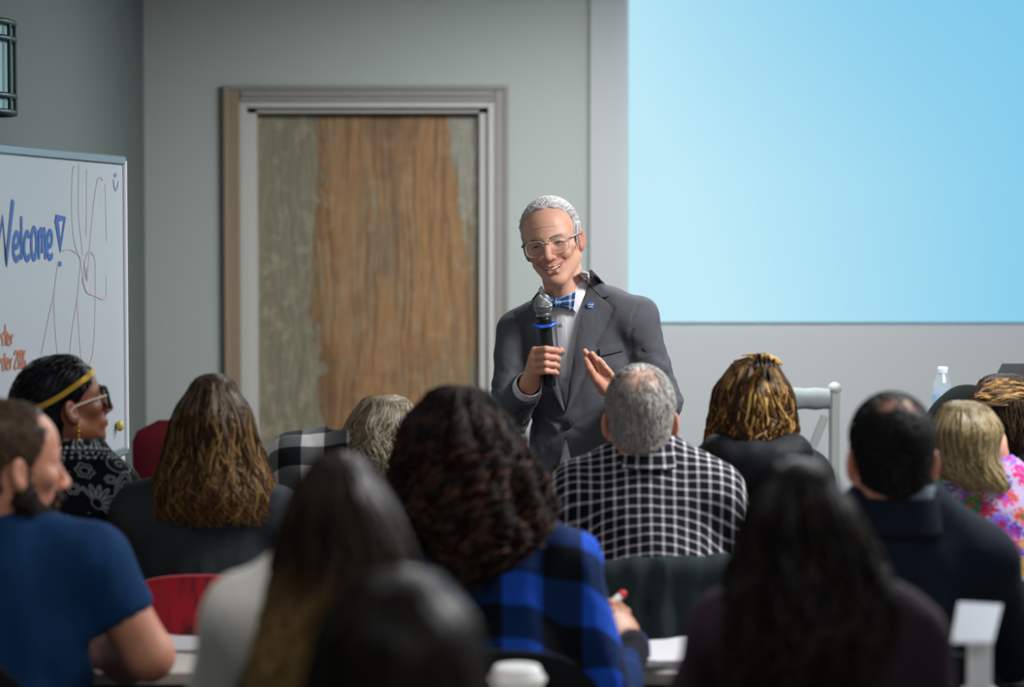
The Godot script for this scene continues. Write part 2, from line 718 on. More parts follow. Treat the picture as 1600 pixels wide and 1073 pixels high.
func plywood() -> ImageTexture:
	var w := 320
	var hh := 640
	var im := Image.create(w, hh, false, Image.FORMAT_RGB8)
	var n := FastNoiseLite.new()
	n.seed = 21
	n.frequency = 0.012
	n.fractal_octaves = 4
	var n2 := FastNoiseLite.new()
	n2.seed = 5
	n2.frequency = 0.05
	n2.fractal_octaves = 3
	var grey := Color("807a66")
	var tan_ := Color("987048")
	var dark := Color("5c4028")
	var pale := Color("aca48e")
	for y in hh:
		for x in w:
			var u := float(x) / w
			var v := float(y) / hh
			var warp := n.get_noise_2d(x * 0.6, y * 0.35)
			var g := n2.get_noise_2d(x * 2.0 + warp * 26.0, y * 0.07)
			var fine := n2.get_noise_2d(x * 7.0 + warp * 30.0, y * 0.35 + 900.0)
			var blot := n.get_noise_2d(x * 0.9 + 400.0, y * 0.55)
			var rough := n2.get_noise_2d(x * 0.8 + 70.0, y * 0.8)
			var run := n2.get_noise_2d(x * 1.3 + 200.0, y * 0.16)
			# the bare veneer in the middle, with ragged edges that run down
			var le := 0.275 + 0.05 * smoothstep(0.55, 0.75, v) - 0.045 * exp(-pow((v - 0.34) / 0.09, 2.0)) + 0.05 * run + 0.02 * rough
			var re := 0.885 + 0.055 * sin(v * 7.5 - 1.2) - 0.07 * smoothstep(0.55, 0.8, v) + 0.05 * run
			var mid := smoothstep(le - 0.012, le + 0.025, u) * (1.0 - smoothstep(re - 0.015, re + 0.02, u))
			var c := grey.lerp(tan_, mid * clampf(0.85 + 0.6 * warp + 0.5 * run, 0.35, 1.0))
			c = c.lerp(dark, clampf(g * 0.8 + 0.08, 0.0, 0.65) * (0.3 + 0.7 * mid))
			c = c.lerp(pale, clampf(rough * 0.8 + 0.5 * blot - 0.02, 0.0, 0.5) * (1.0 - 0.55 * mid))
			c = c.lerp(dark, clampf(blot - 0.10, 0.0, 0.5) * 1.1 * (1.0 - v * 0.5) * (0.4 + 0.6 * mid))
			var streak := exp(-pow((u - le - 0.035) / 0.03, 2.0)) * smoothstep(0.25, 0.45, v) * smoothstep(0.78, 0.6, v)
			c = c.lerp(dark, 0.55 * streak)
			var seam := exp(-pow((u - le - 0.006) / 0.006, 2.0))
			c = c.lerp(dark, 0.5 * seam)
			c = c.lerp(Color("9fa09a"), smoothstep(re, re + 0.03, u) * smoothstep(0.35, 0.0, absf(v - 0.05)) * 0.5)
			c = c * (1.0 + 0.16 * fine)
			im.set_pixel(x, y, Color(clampf(c.r, 0, 1), clampf(c.g, 0, 1), clampf(c.b, 0, 1)))
	return ImageTexture.create_from_image(im)


func door() -> void:
	var z := -9.3
	var o := Node3D.new()
	o.name = "door_1"
	o.position = Vector3(at(580, 500, 9.3).x, 0, z)
	add_child(o)
	tag(o, "unpainted plywood door with a grey brown wooden casing", "door", "", "structure")
	var s := FPX / 9.3
	var xl := at(350, 300, 9.3).x
	var xr := at(795, 300, 9.3).x
	var yt := at(600, 134, 9.3).y
	var jl := at(376, 300, 9.3).x
	var jr := at(773, 300, 9.3).x
	var jt := at(600, 160, 9.3).y
	var dl := at(400, 300, 9.36).x
	var dr := at(760, 300, 9.36).x
	var dt := at(600, 178, 9.36).y
	var brown := with_grain(mat("casing_brown", "8f7c66", 0.6), M.plaster, 4.0, 0.15)
	var taupe := with_grain(mat("casing_taupe", "8f8b86", 0.6), M.plaster, 4.0, 0.15)
	var greyp := mat("jamb_paint", "b9b7b2", 0.55)
	var gap := mat("gap_dark", "3a3733", 0.9)
	# casing: two posts and a head, each a board with a raised outer bead
	var e := 0.006
	for side in [[xl, jl, brown], [jr, xr, taupe]]:
		var g := Geo.new()
		g.box(Vector3((side[0] + side[1]) / 2, (yt - e) / 2 - 0.0, z + 0.012), Vector3((side[1] - side[0]) / 2, (yt - e) / 2, 0.014), 0.004)
		var outer: float = side[0] + 0.01 if side[0] == xl else side[1] - 0.01
		g.box(Vector3(outer, yt / 2, z + 0.018), Vector3(0.010, yt / 2, 0.016), 0.005)
		put("casing_post", g, side[2], o)
	var hg := Geo.new()
	hg.box(Vector3((jl + jr) / 2, (yt + jt) / 2, z + 0.012), Vector3((jr - jl) / 2 - 0.001, (yt - jt) / 2, 0.0135), 0.004)
	hg.box(Vector3((xl + xr) / 2, yt - 0.008, z + 0.0185), Vector3((xr - xl) / 2, 0.010, 0.0165), 0.005)
	hg.box(Vector3((jl + jr) / 2, (yt + jt) / 2 - 0.004, z + 0.0185), Vector3((jr - jl) / 2 - 0.004, 0.008, 0.0145), 0.005)
	put("casing_head", hg, taupe, o)
	# jambs with a stop
	var st := 0.03
	for side in [1, -1]:
		var a: float = jl if side == 1 else jr
		var g := Geo.new()
		g.box(Vector3(a + side * 0.012, jt / 2, z - 0.03), Vector3(0.014, jt / 2, 0.05), 0.003)
		g.box(Vector3(a + side * 0.043, jt / 2 - 0.02, z - 0.045), Vector3(0.018, jt / 2 - 0.02, 0.035), 0.003)
		put("jamb", g, greyp, o)
	var jg := Geo.new()
	jg.box(Vector3((jl + jr) / 2, jt - 0.010, z - 0.03), Vector3((jr - jl) / 2 - 0.026, 0.012, 0.0495), 0.003)
	jg.box(Vector3((jl + jr) / 2, jt - 0.031, z - 0.045), Vector3((jr - jl) / 2 - 0.061, 0.010, 0.0345), 0.003)
	put("jamb_head", jg, greyp, o)
	var pm := mat("plywood", "ffffff", 0.62)
	pm.albedo_texture = plywood()
	pm.heightmap_enabled = true
	pm.heightmap_texture = noise_tex(0.03, 4, 31)
	pm.heightmap_scale = 0.15
	var g := Geo.new()
	g.box(Vector3((dl + dr) / 2, dt / 2, z - 0.085), Vector3((dr - dl) / 2 - 0.003, dt / 2 - 0.004, 0.02), 0.002)
	for k in g.V.size():
		g.U[k] = Vector2((g.V[k].x - dl) / (dr - dl), 1.0 - g.V[k].y / dt)
	put("door_panel", g, pm, o)
	box_part("backing", Vector3((dl + dr) / 2, dt / 2, z - 0.13), Vector3((dr - dl) / 2 + 0.05, dt / 2 + 0.03, 0.015), gap, o)
	mat("steel", "8f8f8d", 0.35, 0.9)


func screen() -> void:
	var a := at(981, 503, 9.25)
	var x1 := a.x + 2.15
	var y1 := 2.62
	var z := -9.245
	var im := Image.create(64, 48, false, Image.FORMAT_RGB8)
	for y in 48:
		for x in 64:
			var u := x / 63.0 * 1.38
			var v := y / 47.0
			var c := Color("bfe9f6").lerp(Color("6cc0e6"), clampf(0.10 + 0.62 * u - 0.05 * v - 0.25 * (1.0 - u) * v, 0.0, 1.0))
			c = c.lerp(Color("7cc6ea"), clampf(0.6 - 1.0 * v, 0.0, 1.0) * clampf(u * 1.2 + 0.15, 0.0, 1.0))
			im.set_pixel(x, y, c)
	var m := mat("screen_picture", "000000", 0.8)
	m.emission_enabled = true
	m.emission_texture = ImageTexture.create_from_image(im)
	m.emission_operator = BaseMaterial3D.EMISSION_OP_MULTIPLY
	m.emission = Color.WHITE
	m.emission_energy_multiplier = 1.0
	m.texture_repeat = false
	var g := Geo.new()
	g.box(Vector3((a.x + x1) / 2, (a.y + y1) / 2, z - 0.006), Vector3((x1 - a.x) / 2, (y1 - a.y) / 2, 0.006), 0.001)
	for k in g.V.size():
		g.U[k] = Vector2((g.V[k].x - a.x) / (x1 - a.x), 1.0 - (g.V[k].y - a.y) / (y1 - a.y))
	tag(put("projection_screen", g, m), "large pale blue projected picture on the wall beside the speaker", "screen")
	var l := AreaLight3D.new()
	l.name = "screen_light"
	l.area_size = Vector2(x1 - a.x, y1 - a.y)
	l.light_color = Color("a8dcf2")
	l.light_energy = 1.2
	l.shadow_enabled = true
	l.position = Vector3((a.x + x1) / 2, (a.y + y1) / 2, z + 0.02)
	l.rotation = Vector3(0, PI, 0)
	add_child(l)


func stroke(g: Geo, pts: Array, p0: Vector3, n: Vector3, r: float, c: Color, smooth := true) -> void:
	var q := PackedVector3Array()
	var cv := []
	if smooth and pts.size() > 2:
		for k in pts.size() - 1:
			var a: Vector2 = pts[maxi(k - 1, 0)]
			var b: Vector2 = pts[k]
			var d: Vector2 = pts[k + 1]
			var e: Vector2 = pts[mini(k + 2, pts.size() - 1)]
			for s in 5:
				cv.append(b.cubic_interpolate(d, a, e, s / 5.0))
		cv.append(pts[-1])
	else:
		cv = pts
	for v in cv:
		q.append(on_plane(v.x / 2.68, 220.0 + v.y / 2.68, p0, n) + n * 0.0015)
	var rr := PackedFloat32Array()
	rr.resize(q.size())
	rr.fill(r)
	var first := g.V.size()
	g.strand(q, rr, n, 0.12, 4, c, c)
	for k in range(first, g.V.size()):      # ink lies flat on the board
		g.N[k] = n


func ring2(cx: float, cy: float, rx: float, ry: float) -> Array:
	var l := []
	for k in 13:
		l.append(Vector2(cx + rx * cos(TAU * k / 12.0), cy + ry * sin(TAU * k / 12.0)))
	return l


func whiteboard() -> void:
	var a := at(193, 250, 6.9)
	var b := at(0, 235, 5.8)
	var top := a.y
	var bot := 0.99
	var along := Vector3(b.x - a.x, 0, b.z - a.z).normalized()
	var n := along.cross(Vector3.UP).normalized()
	if n.x < 0:
		n = -n
	var L := 1.42
	var turn := Basis(along, Vector3.UP, along.cross(Vector3.UP))
	var mid := Vector3(a.x, (top + bot) / 2, a.z) + along * (L / 2)
	var t := thing("whiteboard", "large whiteboard on a stand with blue Welcome lettering and faint red scribbles", "whiteboard", Vector3(mid.x, 0, mid.z))
	var face := mat("board_white", "a9aeb4", 0.35)
	face.metallic_specular = 0.4
	var alu := mat("board_frame", "7d8b94", 0.4, 0.5)
	var white := mat("stand_white", "c9cbd0", 0.45)
	box_part("writing_surface", mid - n * 0.008, Vector3(L / 2, (top - bot) / 2, 0.008), face, t, 0.001, turn)
	for yy in [top - 0.002, bot]:
		var g := Geo.new()
		g.box(Vector3(mid.x, yy, mid.z) - n * 0.006, Vector3(L / 2 + 0.006, 0.0125, 0.013), 0.004, turn)
		put("frame_rail", g, alu, t)
	for s in [0.0, L]:
		var e := Geo.new()
		e.box(Vector3(a.x, (top + bot) / 2, a.z) + along * s - n * 0.006, Vector3(0.011, (top - bot) / 2, 0.014), 0.004, turn)
		put("frame_stile", e, white, t)
	# the stand behind: two posts with dark caps, feet and castors
	for s in [-0.10, L + 0.10]:
		var p: Vector3 = Vector3(a.x, 0, a.z) + along * s - n * 0.055
		box_part("stand_post", Vector3(p.x, 0.75, p.z), Vector3(0.02, 0.69, 0.02), white, t, 0.005, turn)
		box_part("post_cap", Vector3(p.x, 1.446, p.z), Vector3(0.022, 0.007, 0.022), mat("cap_black", "1c1d20", 0.5), t, 0.003, turn)
		box_part("foot", Vector3(p.x, 0.055, p.z) + n * 0.06, Vector3(0.02, 0.015, 0.14), white, t, 0.005, turn)
		for f in [-0.06, 0.17]:
			var cg := Geo.new()
			cg.lathe(Vector3(p.x, 0.022, p.z) + n * f - along * 0.012, [[0.001, 0], [0.018, 0.0], [0.022, 0.004], [0.022, 0.02], [0.018, 0.024], [0.001, 0.024]], 14, Basis(Vector3.UP, along, Vector3.UP.cross(along)))
			put("castor", cg, M.cap_black, t)
	box_part("stand_rail", Vector3(mid.x, 0.35, mid.z) - n * 0.055, Vector3(L / 2 + 0.09, 0.015, 0.012), white, t, 0.004, turn)
	var kg := Geo.new()
	kg.sphere(on_plane(181, 665, a, n) + n * 0.012, Vector3(0.012, 0.016, 0.016), 12)
	put("tray_magnet", kg, mat("magnet_yellow", "b8a04a", 0.5), t)
	# the writing
	var blue := mat("marker_blue", "15509f", 0.5)
	var red := mat("marker_orange", "ad6444", 0.6)
	var faint := mat("marker_faded_red", "b5a0a2", 0.8)
	var grey := mat("marker_grey", "7e86a0", 0.6)
	var p0 := a
	var w := Geo.new()
	var B := 0.0085
	stroke(w, [Vector2(-46, 300), Vector2(-18, 500), Vector2(9, 322), Vector2(24, 515), Vector2(53, 250)], p0, n, 0.012, Color.WHITE, false)
	stroke(w, [Vector2(58, 446), Vector2(74, 436), Vector2(77, 400), Vector2(66, 388), Vector2(56, 420), Vector2(55, 468), Vector2(66, 497), Vector2(80, 484)], p0, n, B, Color.WHITE)
	stroke(w, [Vector2(88, 315), Vector2(89, 496)], p0, n, B, Color.WHITE)
	stroke(w, [Vector2(122, 402), Vector2(112, 384), Vector2(101, 420), Vector2(101, 470), Vector2(112, 495), Vector2(124, 482)], p0, n, B, Color.WHITE)
	stroke(w, ring2(141, 430, 11, 62), p0, n, B, Color.WHITE)
	stroke(w, [Vector2(162, 372), Vector2(162, 495)], p0, n, B, Color.WHITE)
	stroke(w, [Vector2(162, 410), Vector2(170, 372), Vector2(176, 405), Vector2(175, 470)], p0, n, B, Color.WHITE)
	stroke(w, [Vector2(176, 405), Vector2(184, 372), Vector2(189, 410), Vector2(188, 495)], p0, n, B, Color.WHITE)
	stroke(w, [Vector2(198, 442), Vector2(213, 432), Vector2(216, 395), Vector2(206, 380), Vector2(197, 415), Vector2(196, 462), Vector2(206, 490), Vector2(219, 478)], p0, n, B, Color.WHITE)
	stroke(w, [Vector2(232, 325), Vector2(270, 325), Vector2(251, 455), Vector2(232, 325)], p0, n, 0.011, Color.WHITE, false)
	stroke(w, [Vector2(240, 345), Vector2(250, 430)], p0, n, 0.009, Color.WHITE)
	stroke(w, [Vector2(250, 505), Vector2(250, 524)], p0, n, 0.011, Color.WHITE)
	put("blue_lettering", w, blue, t, "blue hand lettering reading Welcome!")
	var o := Geo.new()
	var R := 0.004
	stroke(o, [Vector2(-6, 815), Vector2(-6, 862)], p0, n, R, Color.WHITE)
	stroke(o, [Vector2(-6, 830), Vector2(2, 812), Vector2(9, 830), Vector2(10, 860)], p0, n, R, Color.WHITE)
	stroke(o, [Vector2(20, 768), Vector2(22, 858)], p0, n, R, Color.WHITE)
	stroke(o, [Vector2(12, 806), Vector2(30, 803)], p0, n, R, Color.WHITE)
	stroke(o, [Vector2(29, 838), Vector2(38, 832), Vector2(36, 812), Vector2(29, 822), Vector2(30, 850), Vector2(39, 852)], p0, n, R, Color.WHITE)
	stroke(o, [Vector2(45, 812), Vector2(46, 852)], p0, n, R, Color.WHITE)
	stroke(o, [Vector2(46, 826), Vector2(54, 810)], p0, n, R, Color.WHITE)
	stroke(o, [Vector2(-6, 918), Vector2(-5, 968)], p0, n, R, Color.WHITE)
	stroke(o, [Vector2(-6, 935), Vector2(2, 915), Vector2(9, 935), Vector2(10, 965)], p0, n, R, Color.WHITE)
	stroke(o, [Vector2(18, 888), Vector2(20, 962)], p0, n, R, Color.WHITE)
	stroke(o, [Vector2(12, 915), Vector2(27, 912)], p0, n, R, Color.WHITE)
	stroke(o, [Vector2(27, 938), Vector2(35, 932), Vector2(33, 912), Vector2(27, 925), Vector2(28, 952), Vector2(36, 954)], p0, n, R, Color.WHITE)
	stroke(o, [Vector2(42, 912), Vector2(43, 955)], p0, n, R, Color.WHITE)
	stroke(o, [Vector2(43, 926), Vector2(50, 910)], p0, n, R, Color.WHITE)
	stroke(o, [Vector2(58, 895), Vector2(66, 880), Vector2(72, 895), Vector2(64, 925), Vector2(59, 952), Vector2(74, 948)], p0, n, R, Color.WHITE)
	stroke(o, ring2(81, 915, 5, 34), p0, n, R, Color.WHITE)
	stroke(o, ring2(91, 913, 5, 34), p0, n, R, Color.WHITE)
	stroke(o, [Vector2(103, 878), Vector2(97, 905), Vector2(97, 940), Vector2(103, 946), Vector2(106, 928), Vector2(98, 920)], p0, n, R, Color.WHITE)
	put("orange_lettering", o, red, t, "small orange handwriting ending in nter 2006")
	var f := Geo.new()
	var S := 0.0017
	for l in [
		[Vector2(315, 108), Vector2(303, 130), Vector2(300, 300), Vector2(310, 420), Vector2(335, 500), Vector2(350, 580), Vector2(358, 628)],
		[Vector2(330, 92), Vector2(328, 300), Vector2(340, 420), Vector2(345, 480)],
		[Vector2(430, 165), Vector2(415, 152), Vector2(402, 190), Vector2(385, 320), Vector2(375, 440), Vector2(365, 570)],
		[Vector2(262, 460), Vector2(290, 455), Vector2(320, 470), Vector2(338, 490)],
		[Vector2(338, 490), Vector2(332, 560), Vector2(322, 660), Vector2(300, 800), Vector2(290, 900)],
		[Vector2(322, 660), Vector2(330, 800), Vector2(340, 930)],
		[Vector2(245, 500), Vector2(232, 580), Vector2(225, 640), Vector2(200, 750), Vector2(172, 895)],
		[Vector2(225, 640), Vector2(228, 760), Vector2(240, 900)],
		[Vector2(352, 560), Vector2(355, 500), Vector2(370, 465), Vector2(388, 475), Vector2(398, 520), Vector2(398, 660), Vector2(395, 800), Vector2(385, 900), Vector2(370, 940)],
		[Vector2(358, 630), Vector2(400, 650), Vector2(440, 658), Vector2(445, 560)],
		[Vector2(440, 180), Vector2(443, 300), Vector2(446, 420)],
		[Vector2(362, 120), Vector2(362, 260), Vector2(360, 400)]]:
		stroke(f, l, p0, n, S, Color.WHITE)
	for l in [[Vector2(352, 505), Vector2(358, 560), Vector2(366, 582), Vector2(362, 530)], [Vector2(343, 570), Vector2(350, 600), Vector2(362, 632), Vector2(390, 645)], [Vector2(400, 650), Vector2(425, 656), Vector2(441, 658)]]:
		stroke(f, l, p0, n, 0.0028, Color.WHITE)
	put("red_scribble", f, faint, t, "faint red line drawing")
	var y := Geo.new()
	stroke(y, [Vector2(473, 160), Vector2(478, 196), Vector2(486, 206), Vector2(495, 170)], p0, n, 0.003, Color.WHITE)
	stroke(y, [Vector2(478, 146), Vector2(488, 140)], p0, n, 0.006, Color.WHITE)
	put("grey_doodle", y, grey, t, "small grey smile doodle in the corner")


func sconce() -> void:
	var c := Vector3(-1.44, 0, -6.45)
	var y0 := at(0, 178, 6.4).y
	var y1 := at(0, 30, 6.4).y
	var t := thing("wall_sconce", "half round wall lantern of dark metal bars and pale glass above the whiteboard", "lamp", Vector3(c.x, y0, c.z))
	var iron := mat("sconce_metal", "36464a", 0.45, 0.6)
	var gl := mat("sconce_glass", "9fc4c8", 0.3)
	gl.backlight_enabled = true
	gl.backlight = Color(0.3, 0.34, 0.34)
	var half := func(r: float, yy: float, deep: float) -> Array:
		var l := []
		for k in 13:
			var a := PI * k / 12.0
			l.append(Vector3(c.x + 0.002 + deep * sin(a), yy, c.z + r * cos(a)))
		return l
	var p := []
	for yy in [y0 + 0.012, y1 - 0.012]:
		p.append_array(half.call(0.13, yy, 0.075))
	var th := []
	for k in p.size():
		th.append(Vector3(p[k].x - c.x, 0, (p[k].z - c.z)).normalized() * 0.004)
	var g := Geo.new()
	g.slab(p, 13, th)
	put("glass_shade", g, gl, t)
	for yy in [y0 + 0.006, y0 + 0.05, y1 - 0.05, y1 - 0.006]:
		var b := Geo.new()
		b.tube(half.call(0.138, yy, 0.085), 0.0085, 8)
		put("hoop", b, iron, t)
	for k in [1, 2, 5, 7, 10, 11]:
		var a: float = PI * k / 12.0
		var q := Vector3(c.x + 0.002 + 0.086 * sin(a), 0, c.z + 0.139 * cos(a))
		var b := Geo.new()
		b.rod(Vector3(q.x, y0, q.z), Vector3(q.x, y1, q.z), 0.006, 0.006, 8)
		put("bar", b, iron, t)
	box_part("back_plate", Vector3(c.x + 0.004, (y0 + y1) / 2, c.z), Vector3(0.004, (y1 - y0) / 2, 0.14), iron, t)


# ---------------------------------------------------------------- bodies
var heads := {}
var hands := {}


# a bare head: faces +z, ears level at y = 0, crown at .125, chin at -.105
func head_field(woman: bool, cell: float) -> Field:
	var f := Field.new(Vector3(-0.1, -0.125, -0.125), Vector3(0.1, 0.14, 0.14), cell)
	var j := 0.93 if woman else 1.0
	f.ell(Vector3(0, 0.042, -0.014), Vector3(0.073, 0.083, 0.094), 0.02)
	f.ell(Vector3(0, 0.045, 0.032), Vector3(0.060, 0.060, 0.058), 0.03)
	f.ell(Vector3(0, -0.022, 0.030), Vector3(0.058 * j, 0.068, 0.056), 0.03)
	for s in [-1.0, 1.0]:
		f.cone(Vector3(s * 0.052 * j, -0.050, -0.002), Vector3(s * 0.014, -0.090, 0.058), 0.019, 0.015, 0.03)
		f.ell(Vector3(s * 0.045 * j, -0.013, 0.058), Vector3(0.022, 0.018, 0.021), 0.025)
		f.cone(Vector3(s * 0.012, 0.026, 0.084), Vector3(s * 0.044, 0.025, 0.066), 0.008, 0.008, 0.018)
		f.ell(Vector3(s * 0.031, 0.009, 0.094), Vector3(0.017, 0.010, 0.011), 0.012, true)
		f.ell(Vector3(s * 0.031, 0.009, 0.074), Vector3(0.0145, 0.0115, 0.0125), 0.004)
	f.ell(Vector3(0, -0.093, 0.068), Vector3(0.021, 0.016, 0.016), 0.022)
	f.cone(Vector3(0, 0.018, 0.086), Vector3(0, -0.024, 0.110), 0.008, 0.011, 0.012)
	f.ell(Vector3(0, -0.029, 0.110), Vector3(0.012, 0.011, 0.012), 0.01)
	for s in [-1.0, 1.0]:
		f.ell(Vector3(s * 0.013, -0.032, 0.100), Vector3(0.009, 0.008, 0.011), 0.006)
		f.ell(Vector3(s * 0.006, -0.041, 0.103), Vector3(0.004, 0.004, 0.005), 0.003, true)
	f.ell(Vector3(0, -0.056, 0.074), Vector3(0.030, 0.020, 0.022), 0.02)
	f.cone(Vector3(-0.020, -0.057, 0.090), Vector3(0.020, -0.057, 0.090), 0.004, 0.004, 0.006)
	f.ell(Vector3(0, -0.058, 0.096), Vector3(0.016, 0.0045, 0.006), 0.006)
	f.ell(Vector3(0, -0.067, 0.093), Vector3(0.016, 0.0055, 0.007), 0.006)
	f.cone(Vector3(-0.019, -0.0625, 0.097), Vector3(0.019, -0.0625, 0.097), 0.0016, 0.0016, 0.004, true)
	ears(f)
	f.cone(Vector3(0, -0.03, -0.032), Vector3(0, -0.17, -0.008), 0.056 * j, 0.055 * j, 0.03)
	return f


func ears(f: Field, big := 1.0) -> void:
	for s in [-1.0, 1.0]:
		var t := Basis(Vector3.UP, -s * 0.42) * Basis(Vector3.RIGHT, -0.18)
		f.ell(Vector3(s * 0.078, -0.004, -0.010), Vector3(0.0085, 0.031, 0.019) * big, 0.006, false, t)
		f.ell(Vector3(s * 0.073, -0.026, -0.002), Vector3(0.007, 0.012, 0.010), 0.008)
		f.ell(Vector3(s * 0.086, 0.001, -0.006), Vector3(0.006, 0.019, 0.010) * big, 0.005, true, t)


func head_mesh(woman: bool) -> Field:
	if not heads.has(woman):
		var f := head_field(woman, 0.0042)
		f.mesh()
		heads[woman] = f
	return heads[woman]


# a hand: wrist at the origin, fingers along -z, palm down, thumb towards +x; curl in radians for each joint
func finger(f: Field, base: Vector3, dir: Vector3, down: Vector3, lens: Array, r: float, curl: Array, k := 0.006) -> Vector3:
	var p := base
	var d := dir.normalized()
	var axis := d.cross(down).normalized()
	var rr := r
	for i in lens.size():
		d = d.rotated(axis, curl[i])
		var q: Vector3 = p + d * lens[i]
		f.cone(p, q, rr, rr * 0.9, k if i == 0 else 0.003)
		f.ell(p, Vector3.ONE * rr * 1.04, 0.003)
		rr *= 0.9
		p = q
	return p


func hand_mesh() -> Field:
	if not hands.has("relaxed"):
		var f := Field.new(Vector3(-0.06, -0.075, -0.2), Vector3(0.075, 0.035, 0.04), 0.0034)
		f.cone(Vector3(0, 0, 0.03), Vector3(0, 0, -0.01), 0.026, 0.025, 0.01)
		f.ell(Vector3(0, -0.004, -0.05), Vector3(0.041, 0.015, 0.052), 0.015)
		f.ell(Vector3(0.026, -0.012, -0.035), Vector3(0.017, 0.014, 0.028), 0.014)
		var xs := [0.030, 0.010, -0.010, -0.029]
		var ls := [[0.042, 0.025, 0.020], [0.046, 0.029, 0.021], [0.043, 0.027, 0.020], [0.034, 0.020, 0.018]]
		for i in 4:
			finger(f, Vector3(xs[i], 0.0, -0.092 + absf(xs[i] - 0.008) * 0.18), Vector3(xs[i] * 2.2, -0.15, -1.0), Vector3.DOWN, ls[i], 0.0092 if i < 3 else 0.008, [0.3, 0.55, 0.4])
		finger(f, Vector3(0.032, -0.012, -0.03), Vector3(0.75, -0.25, -0.75), Vector3(-0.6, -0.6, -0.2), [0.035, 0.030, 0.024], 0.0108, [0.0, 0.25, 0.3], 0.01)
		f.mesh()
		hands["relaxed"] = f
	return hands["relaxed"]


# places a head so that its crown is at that height; yaw 0 looks away from the camera
func head_frame(c: Vector3, yaw: float, pitch := 0.0, roll := 0.0) -> Transform3D:
	return Transform3D(Basis(Vector3.UP, PI + yaw) * Basis(Vector3.RIGHT, pitch) * Basis(Vector3.FORWARD, roll), c)


